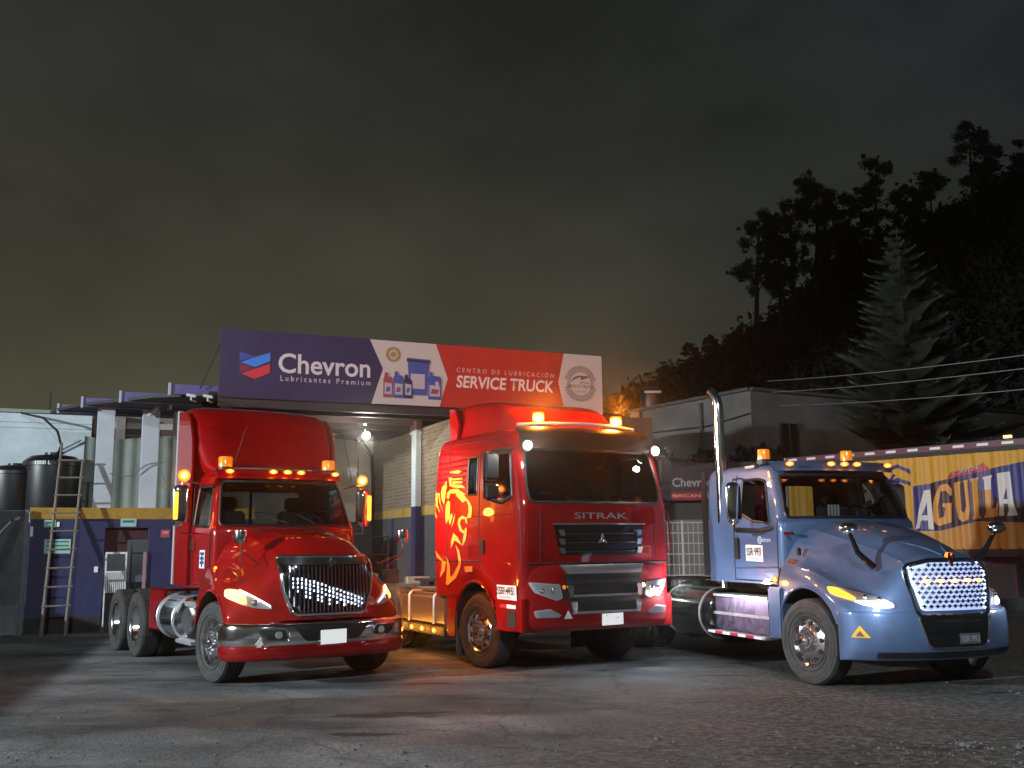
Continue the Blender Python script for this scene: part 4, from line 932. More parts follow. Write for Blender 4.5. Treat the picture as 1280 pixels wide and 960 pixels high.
seat(T3, -1.15, -.52, 1.5); seat(T3, -1.15, .52, 1.5); steering(T3, -.74, .5, 2.04)
bm = bmesh.new()
for k in range(4): bx(bm, -.36, -.345, -.35+.05*k, -.32+.05*k, 2.04, 2.22)
from_bm('papers_on_dash', bm, WHITE, T3)
V = np.array([[(-.66+.17*(1-(y/.95)**2)+dx, y, z) for y in np.linspace(-.97, .97, 21)] for dx, z in ((-.12, 2.83), (0, 2.77), (.05, 2.69), (.035, 2.685), (-.02, 2.76), (-.13, 2.82))])
bm = bmesh.new(); grid_bm(V, bm); from_bm('sun_visor', bm, BLUE, T3, smooth=50)
for y in (-.80, -.21, 0, .21, .80): lamp_pill(T3, -.55+.15*(1-(y/.95)**2), y, 2.775, rx_=.04, ry=.062, rz_=.032, glow=7, gx=.14)
for x, y in ((-1.0, -.88), (-.95, .46)):
    bm = bmesh.new(); mx = Matrix.Translation((x, y, 2.86)) @ Matrix.Rotation(R(90), 4, 'X')
    lathe(bm, [(.085, 0), (.085, .13), (.078, .15), (0, .155)], 20, mx); b = from_bm('beacon', bm, AMBERDIM, T3)
    bm = bmesh.new(); lathe(bm, [(0, -.06), (.10, -.06), (.10, .01), (.086, .012)], 20, mx); from_bm('beacon_base', bm, BLACK, b)
    box('beacon_reflector', x-.02, x+.02, y-.05, y+.05, 2.88, 2.98, CHROME, b)
box('roof_bracket', -1.35, -1.1, -.98, -.86, 2.76, 2.80, DULL, T3, bevel=.006)
# grille opening
gp = rpoly([(-.53, 1.42), (-.30, 1.475), (.30, 1.475), (.53, 1.42), (.54, 1.28), (.46, .93), (-.46, .93), (-.54, 1.28)], .05)
drape('grille_light_panel', gp, 'X', 1, bv3, GRILLE_LIT, T3, off=.008, step=.08)
bm = bmesh.new(); cx = []
for r_ in range(11):
    for c_ in range(15):
        y = -.56+c_*.08+(.04 if r_ % 2 else 0); z = 1.45-r_*.052
        if z > 1.43-.0 and abs(y) > .38: continue
        lim = .52 if z > 1.30 else .53-(1.30-z)*.25
        if abs(y) > lim or z < .95: continue
        x = (front_x(bv3, y, z) or 1.4)+.03
        for sy, sz in ((.029, .008), (.009, .021)):
            bx(bm, x, x+.012+sy*.1, y-sy, y+sy, z-sz, z+sz)
from_bm('grille_mesh', bm, GBLACK, T3, kind='stuff')
for y in (-.37, -.19, 0, .19, .37):
    x = (front_x(bv3, y, 1.27) or 1.4)+.035
    bm = bmesh.new(); bmesh.ops.create_uvsphere(bm, u_segments=12, v_segments=6, radius=1, matrix=Matrix.Translation((x, y, 1.265)) @ Matrix.Diagonal((.02, .055, .026, 1))); from_bm('grille_marker_lamp', bm, mat('soft amber lamp', (1, .6, .3), .3, emit=(1, .42, .12), es=5), T3)
for i in range(26):
    t = i/25; side = 1 if t > .5 else -1; tt = (t*2) % 1 if t < .5 else (t-.5)*2
    z = 1.42-.47*min(1, tt); y = side*(.535 if z > 1.3 else .535-(1.3-z)*.25)
    x = (front_x(bv3, y, z) or 1.4)+.02
    bm = bmesh.new(); bmesh.ops.create_icosphere(bm, subdivisions=1, radius=.014, matrix=Matrix.Translation((x, y, z))); from_bm('grille_led', bm, LED_GLINT, T3)
frame_lp = drape_bm(rpoly([(-.56, 1.44), (-.30, 1.50), (.30, 1.50), (.56, 1.44), (.575, 1.28), (.49, .87), (-.49, .87), (-.575, 1.28)], .05), 'X', 1, bv3, .016)
tubo('grille_surround', loop_pts(frame_lp), .024, GBLACK, T3, seg=8, closed=True); frame_lp.free()
for s in (-1, 1):
    P_ = []
    for y, z in ((.59, 1.40), (.60, 1.28), (.55, 1.1), (.50, .92)): P_.append(((front_x(bv3, s*y, z) or 1.4)+.02, s*y, z))
    tubo('grille_trim', P_, .012, CHROME, T3, seg=6)
for k in (-1, 1):
    prismo('emblem', [(k*.0, 1.43), (k*.055, 1.53), (k*.03, 1.60), (k*.005, 1.56)], YZ, 1.40, 1.46, mat('copper emblem', (.45, .14, .08), .25, metal=1), T3, bevel=.004)
for s in (-1, 1):      # styling creases on the nose
    P_ = []
    for x, y in ((1.36, .05), (1.2, .12), (1.02, .24), (.9, .36)):
        h = bv3.ray_cast(Vector((x, s*y, 3)), Vector((0, 0, -1)))
        if h[0]: P_.append(h[0]+Vector((0, 0, -.004)))
    tubo('hood_crease', P_, [.022, .02, .014, .004], BLUE, T3, seg=8)
# bumper
br = []
for dx, z in ((-.06, .925), (.0, .91), (.02, .80), (.03, .65), (.02, .50), (-.01, .42), (-.06, .37), (-.25, .36)):
    br.append([(1.47+dx, 0, z), (1.46+dx, .3, z), (1.41+dx, .52, z), (1.34+dx, .72, z), (1.24+dx, .93, z), (1.08+dx*.8, 1.10, z), (.94+dx*.3, 1.175, z), (.86, 1.19, z)])
b3 = surf(br, 4, 4); bvb3 = bvh_of(b3); from_bm('bumper', b3, BLUE, T3, smooth=50)
drape('bumper_centre', rpoly([(-.50, .87), (.50, .87), (.40, .53), (-.40, .53)], .06), 'X', 1, bvb3, GBLACK, T3, off=.010)
lp = drape_bm(rpoly([(-.52, .88), (.52, .88), (.415, .515), (-.415, .515)], .07), 'X', 1, bvb3, .016); lpp = loop_pts(lp); lp.free()
tubo('bumper_trim', [p for p in sorted(lpp, key=lambda p: p.y) if p.z < .875], .011, CHROME, T3, seg=6)
drape('bumper_lower', [(-.95, .47), (.95, .47), (.95, .40), (-.95, .40)], 'X', 1, bvb3, BLACK, T3, off=.006)
text('front_lettering', 'INTERNATIONAL', mat('chrome letters'), T3, (1.525, -.30, .795), (0, 1, 0), (0, 0, 1), .60, .035)
prismo('number_plate', [(-.02, .55), (.27, .55), (.27, .67), (-.02, .67)], YZ, 1.518, 1.526, mat('dull plate', (.10, .10, .10), .4), T3)
text('plate_lettering', 'SSR 993', mat('grey print', (.5, .5, .5), .5), T3, (1.526, .0, .575), (0, 1, 0), (0, 0, 1), .25, .07)
bm = bmesh.new()
for r_ in range(5):
    for c_ in range(9):
        y = .06+c_*.045+(.02 if r_ % 2 else 0); z = .86-r_*.035
        x = (front_x(bvb3, y, z) or 1.5)+.012
        bx(bm, x, x+.006, y-.014, y+.014, z-.003, z+.003); bx(bm, x, x+.007, y-.004, y+.004, z-.010, z+.010)
from_bm('lower_mesh', bm, mat('dark chrome'), T3, kind='stuff')
for s in (-1, 1):
    sidetube('bumper_seam', [(.84, .93), (1.0, .94), (1.2, .93)], .010, MBLACK, T3, bvb3, s)
    # headlight: laid on the curved flank, from the wheel side forward
    hp = rpoly([(s*1.13, 1.19), (s*1.16, 1.10), (s*1.02, 1.00), (s*.86, .955), (s*.72, .965), (s*.74, 1.03), (s*.90, 1.11), (s*1.06, 1.19)], .03)
    hl = drape('headlight', hp, 'X', 1, bv3, REFLECTOR, T3, off=.006, step=.05)
    drape('turn_signal', rpoly([(s*1.125, 1.19), (s*1.15, 1.11), (s*1.06, 1.04), (s*1.02, 1.06), (s*1.07, 1.18)], .02), 'X', 1, bv3, AMBERMID, hl, off=.014, step=.05)
    drape('running_light', rpoly([(s*1.06, 1.035), (s*1.0, .995), (s*.86, .96), (s*.73, .97), (s*.735, 1.02), (s*.83, 1.03), (s*.98, 1.045)], .02), 'X', 1, bv3, RUNNING, hl, off=.014, step=.05)
    x = front_x(bv3, s*.92, 1.08) or 1.1
    for dy in (0, -.1):
        x = front_x(bv3, s*(.95+dy), 1.08+dy*.2) or 1.1
        bm = bmesh.new(); bmesh.ops.create_uvsphere(bm, u_segments=12, v_segments=8, radius=.032, matrix=Matrix.Translation((x, s*(.95+dy), 1.085+dy*.25))); from_bm('projector_lamp', bm, CHROME, hl)
    drape('lens', hp, 'X', 1, bv3, LENS, hl, off=.03, step=.05)
    light('lamp_light', 'POINT', (1.42, s*1.04, 1.0), 6, (.9, .95, 1), .05, T3)
    # hood mirrors on curved arms
    P_ = [(.98, s*.72, 1.42), (.90, s*.88, 1.60), (.88, s*.95, 1.80), (.86, s*.98, 1.87)] if s < 0 else [(.98, .70, 1.42), (1.02, .90, 1.58), (1.05, 1.03, 1.78), (1.04, 1.10, 1.87)]
    tubo('hood_mirror_arm', P_, [.045, .034, .026, .022], GBLACK, T3, seg=10)
    c_ = Vector(P_[-1]); bm = bmesh.new(); bmesh.ops.create_uvsphere(bm, u_segments=18, v_segments=10, radius=1, matrix=Matrix.Translation(c_+Vector((.02, 0, .02))) @ Matrix.Diagonal((.085, .13, .075, 1))); from_bm('hood_mirror', bm, CHROME, T3)
light('lamp_light', 'POINT', (1.95, -.1, 1.25), 5, (.55, .7, 1), .25, T3)
drape('warning_triangle', [(1.03, .63), (1.21, .63), (1.12, .77)], 'Y', -1, bvb3, YEL, T3, off=.008)
drape('triangle_mark', [(1.08, .645), (1.16, .645), (1.12, .71)], 'Y', -1, bvb3, mat('brown print'), T3, off=.011)
prismo('hood_badge', [(-.36, 1.83), (-.16, 1.82), (-.18, 1.86), (-.34, 1.865)], XZ, -1.06, -1.02, CHROME, T3, bevel=.006)
# door print
drape('door_placard', [(-1.22, 1.48), (-.80, 1.47), (-.80, 1.69), (-1.22, 1.70)], 'Y', -1, bvc3, WHITE, T3, off=.006)
text('plate_lettering', 'SSR·993', BLACK, T3, (-1.19, -1.108, 1.55), (1, 0, 0), (0, 0, 1), .36, .11, bold=.02)
text('plate_small_lettering', 'SOACHA CUND.', BLACK, T3, (-1.14, -1.108, 1.50), (1, 0, 0), (0, 0, 1), .26, .025)
PRT = mat('pale door print', (.6, .68, .8), .4)
tubo('door_logo', [(-.85+.045*math.cos(a), -1.105, 1.76+.045*math.sin(a)) for a in [2*math.pi*i/16 for i in range(16)]], .007, PRT, T3, seg=4, closed=True)
text('door_lettering', 'Navitrans', PRT, T3, (-.88, -1.108, 1.735), (1, 0, 0), (0, 0, 1), .30, .06)
# exhaust, mirrors
bm = bmesh.new(); tube(bm, [(-1.93, -1.02, 1.1), (-1.93, -1.02, 3.66), (-1.935, -1.022, 3.76), (-1.96, -1.035, 3.86), (-2.01, -1.05, 3.93), (-2.06, -1.07, 3.975)], .075, 20, cap=False); from_bm('exhaust_stack', bm, CHROME, T3)
tubo('stack_bore', [(-2.03, -1.06, 3.95), (-2.05, -1.067, 3.965)], .068, MBLACK, T3, seg=16)
for s in (-1, 1):
    yy = s*1.38
    mh = mirror_tall(T3, -1.02, yy, 1.98, 2.55, s)
    tubo('mirror_cowl', [(-.55, s*1.06, 1.92), (-.8, s*1.15, 1.88), (-1.0, yy, 1.90)], .035, BLACK, T3, seg=8)
# side gear
wheel(T3, WX, -1.04, 'front', .10); wheel(T3, WX, 1.04, 'front', .10); tubo('front_axle', [(WX, -.9, .5), (WX, .9, .5)], .06, FRAME, T3)
rails(T3, -7.0, 1.1); axle_set(T3, (-4.75, -6.07)); fifth_wheel(T3, -5.2)
bm = bmesh.new(); lathe(bm, [(0, -.83), (.30, -.83), (.36, -.79), (.365, -.70), (.365, .70), (.36, .79), (.30, .83), (0, .83)], 36, Matrix.Translation((-2.95, -.84, .70)) @ Matrix.Rotation(R(90), 4, 'Z')); tk = from_bm('fuel_tank', bm, GBLACK, T3)
for x in (-3.5, -2.4): tubo('tank_strap', [(x, -.84+.372*math.cos(a), .70+.372*math.sin(a)) for a in [2*math.pi*i/28 for i in range(28)]], .014, ALU, tk, seg=6, closed=True)
box('step_box', -2.02, -.62, -1.16, -.62, .52, .97, mat('violet tinted alloy', (.34, .28, .42), .3, metal=1, rvar=.2, vscale=10), T3, bevel=.02); box('step_box_band', -2.03, -.61, -1.175, -1.155, .72, .76, ALU, T3)
tread_plate('cab_step', -2.0, -.60, -1.20, -.85, .975, 1.01, T3); tread_plate('cab_step', -2.06, -.60, -1.26, -.90, .46, .50, T3)
for k in range(7): box('reflective_strip', -2.05+.2*k, -1.86+.2*k, -1.268, -1.26, .465, .497, RSTRIPE if k % 2 else WHITE, T3)
box('running_board', -.60, -.30, -1.19, -1.0, .5, 1.15, BLUE, T3, bevel=.02)
lamp_pill(T3, -.52, -1.12, 1.245, m=AMBER, name='side_marker', rx_=.05, ry=.025, rz_=.04); light('lamp_light', 'POINT', (-.52, -1.26, 1.25), 5, (1, .33, .03), .04, T3)
box('deck_plate', -4.0, -2.4, -.55, .6, .95, .98, FRAME, T3); tubo('air_line', [(-2.3, -.2, 1.9), (-2.7, -.3, 1.3), (-3.6, 0, 1.05)], .018, BLACK, T3)
prismo('rear_panel_recess', rpoly([(-2.0, 1.28), (-1.66, 1.28), (-1.62, 1.18), (-2.04, 1.18)], .03), XZ, -1.06, -1.0, BLACK, T3)

# ================================================================== SETTING
def basis(O, u, m=None):
    """points given as (s along the wall, d out of the wall towards the yard, z)"""
    u = Vector((u[0], u[1], 0)).normalized(); n = Vector((u.y, -u.x, 0)); O = Vector((O[0], O[1], 0))
    return Matrix(((u.x, n.x, 0, O.x), (u.y, n.y, 0, O.y), (0, 0, 1, 0), (0, 0, 0, 1)))
GM = mat('yard ground', (.10, .105, .105), .85)
def build_ground_material():
    t = GM.node_tree; b = t.nodes['Principled BSDF']; N = t.nodes.new; L = t.links.new
    co = N('ShaderNodeTexCoord')
    def noise(scale, det=6, rough=.6, st=None):
        n = N('ShaderNodeTexNoise'); n.inputs['Scale'].default_value = scale; n.inputs['Detail'].default_value = det; n.inputs['Roughness'].default_value = rough
        if st:
            mpn = N('ShaderNodeMapping'); mpn.inputs['Scale'].default_value = st; L(co.outputs['Object'], mpn.inputs[0]); L(mpn.outputs[0], n.inputs['Vector'])
        else: L(co.outputs['Object'], n.inputs['Vector'])
        return n
    def rmp(src, stops):
        r = N('ShaderNodeValToRGB'); L(src, r.inputs[0]); el = r.color_ramp.elements
        el[0].position, el[0].color = stops[0][0], (*stops[0][1], 1); el[1].position, el[1].color = stops[-1][0], (*stops[-1][1], 1)
        for p, c in stops[1:-1]: q = el.new(p); q.color = (*c, 1)
        return r
    def mul(a, b_, f=1, mode='MULTIPLY'):
        m = N('ShaderNodeMix'); m.data_type = 'RGBA'; m.blend_type = mode
        if isinstance(f, (int, float)): m.inputs[0].default_value = f
        else: L(f, m.inputs[0])
        L(a, m.inputs[6])
        if isinstance(b_, tuple): m.inputs[7].default_value = (*b_, 1)
        else: L(b_, m.inputs[7])
        return m.outputs[2]
    base = rmp(noise(.45, 8, .62).outputs[0], [(.36, (.092, .104, .110)), (.48, (.158, .176, .184)), (.64, (.255, .280, .285))])
    streak = rmp(noise(.5, 7, .6, (.35, 1.5, 1)).outputs[0], [(.42, (.50, .49, .47)), (.52, (1, 1, 1))])
    c = mul(base.outputs[0], streak.outputs[0])
    speck = rmp(noise(38, 3, .7).outputs[0], [(.40, (.62, .62, .62)), (.52, (1, 1, 1)), (.66, (1.35, 1.35, 1.33))])
    c = mul(c, speck.outputs[0])
    sand = N('ShaderNodeSeparateXYZ'); L(co.outputs['Object'], sand.inputs[0])
    # coarse loose gravel and earth towards the right of the yard
    gx = N('ShaderNodeMath'); gx.operation = 'MULTIPLY_ADD'; L(sand.outputs['Y'], gx.inputs[0]); gx.inputs[1].default_value = -.42; L(sand.outputs['X'], gx.inputs[2])
    gn = N('ShaderNodeMath'); gn.operation = 'MULTIPLY_ADD'; L(noise(.9, 5).outputs[0], gn.inputs[0]); gn.inputs[1].default_value = 5; L(gx.outputs[0], gn.inputs[2])
    gm = N('ShaderNodeMapRange'); L(gn.outputs[0], gm.inputs[0]); gm.inputs[1].default_value = -1.6; gm.inputs[2].default_value = .6
    grav = rmp(noise(11, 8, .85).outputs[0], [(.40, (.022, .020, .018)), (.5, (.085, .082, .076)), (.60, (.23, .23, .22))])
    c = mul(c, grav.outputs[0], gm.outputs[0], 'MIX')
    vo = N('ShaderNodeTexVoronoi'); vo.feature = 'DISTANCE_TO_EDGE'; vo.inputs['Scale'].default_value = .55
    wv = N('ShaderNodeVectorMath'); wv.operation = 'MULTIPLY_ADD'; L(noise(1.3, 5, .6).outputs['Color'], wv.inputs[0]); wv.inputs[1].default_value = (.9, .9, 0); L(co.outputs['Object'], wv.inputs[2]); L(wv.outputs[0], vo.inputs['Vector'])
    ck = rmp(vo.outputs['Distance'], [(.0, (.45, .45, .45)), (.012, (.9, .9, .9)), (.03, (1, 1, 1))]); c = mul(c, ck.outputs[0], .8)
    # long pale tyre tracks crossing the yard
    tw = N('ShaderNodeTexWave'); tw.inputs['Scale'].default_value = .22; tw.inputs['Distortion'].default_value = 5; tw.inputs['Detail'].default_value = 3; tw.inputs['Detail Scale'].default_value = .6; tw.bands_direction = 'DIAGONAL'; L(co.outputs['Object'], tw.inputs['Vector'])
    tk_ = rmp(tw.outputs[0], [(.0, (.86, .85, .83)), (.55, (1, 1, 1)), (.80, (1.14, 1.14, 1.14)), (.95, (.93, .93, .93))]); c = mul(c, tk_.outputs[0])
    # oil stains
    st = rmp(noise(.9, 5, .55, (.55, 2.0, 1)).outputs[0], [(.325, (.22, .22, .22)), (.355, (1, 1, 1))])
    c = mul(c, st.outputs[0])
    L(c, b.inputs['Base Color'])
    rr = N('ShaderNodeMapRange'); L(noise(.8, 6, .6).outputs[0], rr.inputs[0]); rr.inputs[1].default_value = .32; rr.inputs[2].default_value = .55; rr.inputs[3].default_value = .68; rr.inputs[4].default_value = .95
    L(rr.outputs[0], b.inputs['Roughness'])
    bp = N('ShaderNodeBump'); bp.inputs['Strength'].default_value = .9; bp.inputs['Distance'].default_value = .055; L(noise(22, 8, .75).outputs[0], bp.inputs['Height'])
    b2_ = N('ShaderNodeBump'); b2_.inputs['Strength'].default_value = .7; b2_.inputs['Distance'].default_value = .14; L(noise(1.8, 7, .7).outputs[0], b2_.inputs['Height'])
    L(b2_.outputs[0], bp.inputs['Normal']); L(bp.outputs[0], b.inputs['Normal'])
build_ground_material()
from mathutils import noise as mn
# one sheet, finer near the camera, gently uneven in front
xs = sorted(set(list(np.linspace(-12, 14, 260)) + [-118, -60, -25, 25, 60, 100, 198])); ys = sorted(set(list(np.linspace(2, 22, 200)) + [-58, -20, -5, 30, 50, 90, 120, 158]))
V = []; 
for y in ys:
    for x in xs:
        k = max(0, min(1, (10.8-y-.12*abs(x))/3)) if y > 0 else 0
        g_ = max(0, min(1, (x-2.2-(y-6)*.25)/2.5)) if y > 0 and y < 14 else 0
        z = k*(mn.noise(Vector((x*.9, y*.9, 0)))*.030+mn.noise(Vector((x*4, y*4, 1)))*.010)+k*g_*(abs(mn.noise(Vector((x*2.1, y*2.1, 3))))*.10+mn.noise(Vector((x*6, y*6, 5)))*.045)
        V.append((x, y, z-.03*k))
nx = len(xs); F_ = np.array([[j*nx+i, j*nx+i+1, (j+1)*nx+i+1, (j+1)*nx+i] for j in range(len(ys)-1) for i in range(nx-1)])
go = link('ground', np_mesh('ground', V, F_), GM, None, smooth=180); go['kind'] = 'structure'
# loose stones
n = 15000; P_ = []
while len(P_) < n:
    x = rng.uniform(-9, 11); y = rng.uniform(4.0, 13)
    pr_ = .10+.90*max(0, min(1, (x-1.0-(y-6)*.35)/3))**1.2; pr_ *= .35+.65*max(0, min(1, .5+2.2*mn.noise(Vector((x*.8, y*1.3, 9)))))
    if rng.random() < pr_: P_.append((x, y))
ico = bmesh.new(); bmesh.ops.create_icosphere(ico, subdivisions=1, radius=1); iv = np.array([v.co[:] for v in ico.verts]); ico.verts.index_update(); ifc = np.array([[v.index for v in f.verts] for f in ico.faces]); ico.free()
Vs = []; Fs = []
for i, (x, y) in enumerate(P_):
    s = .004+.017*rng.random()**3*(1.9 if rng.random() < .06 else 1)
    a = iv*(1+rng.normal(size=iv.shape)*.16)*np.array([1, .8+.4*rng.random(), .6])*s
    Vs.append(a+np.array([x, y, s*.2+ (.01 if y < 9 and x > 3 else -.012)])); Fs.append(ifc+12*i)
link('gravel', np_mesh('gravel', np.concatenate(Vs), np.concatenate(Fs)), mat('loose stone', (.16, .155, .145), .9, var=.5, vscale=3), None, kind='stuff')

# unseen wall added left of the frame to cast the shadow across the yard
byw = empty('shadow_wall', 'unseen low grey wall added left of the yard to cast a shadow', 'wall', (-10, 10, 0), math.atan2(.97, -.26))
box('wall', -9, 9, -.1, .1, 0, 1.40, mat('shadow wall grey', (.2, .2, .2), .85, var=.3, bump=.3), byw); box('coping', -9, 9, -.14, .14, 1.402, 1.46, mat('grey cap', (.25, .26, .22), .8), byw)  # both parts belong to the added unseen wall

# ---- low purple building with yellow band (left)
U = (.917, .399); WB = basis((-10.1, 21.1), U)
PURP = mat('purple wall paint', (.024, .025, .092), .62, var=.3, vscale=3, bump=.25, bscale=14)
YELB = mat('yellow band paint', (.42, .23, .025), .6, var=.35, vscale=7, bump=.2)
DIRTY = mat('dirty skirting', (.03, .028, .03), .8, var=.4, vscale=4)
WWALL = mat('white wall paint', (.52, .60, .63), .75, var=.22, vscale=1.6, bump=.3, bscale=9)
BEIGE = mat('beige wall', (.22, .19, .18), .8, var=.25, vscale=2, bump=.2)
TARP = mat('grey green sheet', (.17, .20, .175), .7, var=.25, vscale=2.5, bump=.3, bscale=5)
POST = mat('white column paint', (.46, .50, .54), .6, var=.15, vscale=3)
STEELP = mat('purple steel', (.13, .10, .30), .45, var=.25, vscale=4)
lb = empty('low_building', 'low purple building with a yellow band along its top and an open doorway', 'building', WB.translation, 0); lb.matrix_world = WB
def W(name, s0, s1, d0, d1, z0, z1, m, par=None, bevel=0, **p): return box(name, s0, s1, d0, d1, z0, z1, m, par if par else lb, bevel, **p)
W('wall', 0, 1.47, -.18, 0, 0, 2.36, PURP); W('wall', 2.36, 4.6, -.18, 0, 0, 2.36, PURP); W('wall', 1.47, 2.36, -.18, 0, 2.17, 2.36, PURP)
W('side_wall', 0, .18, -3.2, -.18, 0, 2.36, PURP)
W('yellow_band', -.01, 4.6, -.18, .012, 2.36, 2.60, YELB); W('roof_slab', -.02, 4.6, -3.2, -.19, 2.36, 2.58, mat('roof concrete', (.2, .2, .2), .85, var=.3))
W('added_dark_panel', -6, 0, -.7, -.5, 0, 2.3, mat('added panel dark', (.03, .032, .036), .8, var=.3)); W('skirting', -.003, 1.47, -.05, .008, 0, .32, DIRTY); W('skirting', 2.36, 4.6, -.05, .008, 0, .32, DIRTY)  # dark panel added to close off the gap below the steel cabinet
W('dark_lintel', 1.475, 2.355, -.16, -.13, 1.92, 2.17, mat('dark maroon', (.05, .012, .015), .7)); W('dark_lintel', 1.475, 1.93, -.16, -.13, 1.62, 1.92, mat('dark maroon'))
W('room_back_wall', 1.2, 2.8, -2.9, -2.85, 0, 2.3, mat('pale room wall', (.40, .45, .48), .8, var=.15))
W('room_floor', 1.2, 2.8, -2.85, -.18, .004, .02, mat('room floor', (.12, .12, .12), .8))
W('counter', 1.6, 2.6, -2.4, -1.8, .02, .95, mat('dark counter', (.03, .03, .03), .6)); 
W('inner_window_frame', 2.10, 2.14, -2.0, -1.96, .9, 1.9, mat('dark frame', (.04, .05, .07), .5)); W('inner_window_frame', 2.10, 2.5, -2.0, -1.96, 1.6, 1.64, mat('dark frame'))
lr = light('room_lamp', 'POINT', (2.0, -1.4, 2.2), 14, (.85, .95, 1), .1, lb)
# ribbed white metal gate leaf
gt = empty('metal_gate', 'white ribbed metal door leaf standing open in the doorway of the purple building', 'gate'); gt.matrix_world = WB
GW = mat('white gate paint', (.74, .73, .76), .5, var=.2, vscale=6)
for s0 in (1.50, 1.90): box('gate_stile', s0, s0+.035, .03, .065, .10, 1.66, GW, gt)
for z0 in (.10, 1.22, 1.62): box('gate_rail', 1.535, 1.90, .03, .065, z0, z0+.04, GW, gt)
for k in range(9): box('gate_slat', 1.54+.040*k, 1.566+.040*k, .038, .055, .14, 1.22, GW, gt)
g2_ = box('side_door', 2.26, 2.33, .02, .05, .15, 1.66, mat('pinkish door', (.35, .18, .22), .5), None, .005); g2_.matrix_world = WB; tag(g2_, 'narrow pinkish door edge at the right of the doorway', 'door')
TEAL = mat('pale teal sign', (.30, .52, .46), .5)
def wall_sign(name, s0, s1, z0, z1, m, label, lines=0, pm=None):
    o = box(name, s0, s1, .012, .025, z0, z1, m, None, .003); o.matrix_world = WB; tag(o, label, 'sign')
    for k in range(lines):
        zz = z1-(z1-z0)*(k+.8)/(lines+.6)
        box('printed_line', s0+.04, s1-.04, .0255, .027, zz, zz+(z1-z0)*.28/lines, pm or mat('dark green print', (.02, .12, .10), .5), o)
    return o
wall_sign('wall_sign', .27, .50, 2.19, 2.34, TEAL, 'small pale green sign under the yellow band behind the ladder', 1); wall_sign('wall_sign', .515, .57, 2.20, 2.30, WHITE, 'tiny white notice beside the small green sign at the ladder')
wall_sign('wall_sign', .30, .81, 1.64, 1.94, TEAL, 'wide pale green notice on the purple wall behind the ladder', 3)
wall_sign('wall_sign', 1.77, 2.09, 2.20, 2.37, TEAL, 'pale green sign above the doorway', 1); wall_sign('wall_sign', 2.60, 2.79, 1.96, 2.13, mat('red poster', (.45, .06, .10), .5), 'small red square sign right of the doorway', 1, mat('pale print', (.6, .3, .3), .5))
wall_sign('light_switch', 1.29, 1.37, 1.24, 1.36, WHITE, 'white switch plate on the purple wall left of the doorway'); wall_sign('light_switch', .0-.0+.02, .07, 2.0, 2.2, WHITE, 'white fitting at the left corner of the purple wall')
# ladder leaning on the roof edge
ld = empty('ladder', 'worn wooden ladder leaning against the purple wall by the black tanks', 'ladder'); ld.matrix_world = WB
WOOD = mat('weathered wood', (.20, .17, .145), .8, var=.4, vscale=9, stretch=(1, 1, .2))
LA = Vector((.36, .95, .01)); LB = Vector((.52, -.10, 3.98)); RA_ = Vector((.80, .95, .01)); RB = Vector((.95, .02, 3.58))
tubo('ladder_rail', [LA, LB], [.034, .026], WOOD, ld, seg=8); tubo('ladder_rail', [RA_, RB], [.034, .028], WOOD, ld, seg=8)
for k in range(9):
    z = .60+.375*k; t0 = (z-.01)/3.97; t1 = (z-.01+.01)/3.57
    tubo('rung', [LA.lerp(LB, t0)+Vector((-.05, .02, 0)), RA_.lerp(RB, t1)+Vector((.05, .02, 0))], .021, WOOD, ld, seg=6)
# black water tanks on the roof
TK = mat('black polyethylene', (.010, .011, .013), .38, bump=.05)
def tank(s, d, r, h, label, band=True):
    o = empty('water_tank', label, 'water tank', WB @ Vector((s, d, 2.58)), group='black tanks on the low roof')
    bm = bmesh.new(); prof = [(0, 0), (r*.94, 0), (r*.97, .05), (r, h*.78), (r*1.02, h*.79), (r*1.02, h*.86), (r*.985, h*.88), (r*.75, h*.97), (r*.3, h*1.0), (0, h)]
    lathe(bm, prof, 40, Matrix.Rotation(R(90), 4, 'X')); b = from_bm('tank_body', bm, TK, o)
    bm = bmesh.new(); lathe(bm, [(r*.3, h*.99), (r*.3, h*1.04), (0, h*1.05)], 24, Matrix.Rotation(R(90), 4, 'X')); from_bm('tank_lid', bm, TK, o)
    return o
t_ = tank(.34, -1.55, .62, 1.26, 'large black roof tank marked 1000 L behind the ladder')
text('tank_lettering', '1000 L', mat('white tank print', (.75, .78, .8), .5), t_, (-.10, -.645, 1.0), (1, 0, 0), (0, 0, 1), .34, .085)
tank(-.42, -1.7, .56, 1.02, 'black roof tank just left of the big one'); tank(-1.05, -1.85, .55, .95, 'leftmost black roof tank at the photo edge'); tank(1.10, -1.9, .33, 1.0, 'slim black roof tank right of the ladder top')
tubo('black_hose', [WB @ Vector(p) for p in ((-.45, -3.0, 4.95), (.05, -2.6, 4.80), (.38, -2.2, 4.45), (.48, -1.9, 4.1), (.42, -1.55, 3.85))], .028, BLACK, None)
tag(bpy.data.objects['black_hose'], 'black hose curving down from the white wall into the big tank', 'hose')
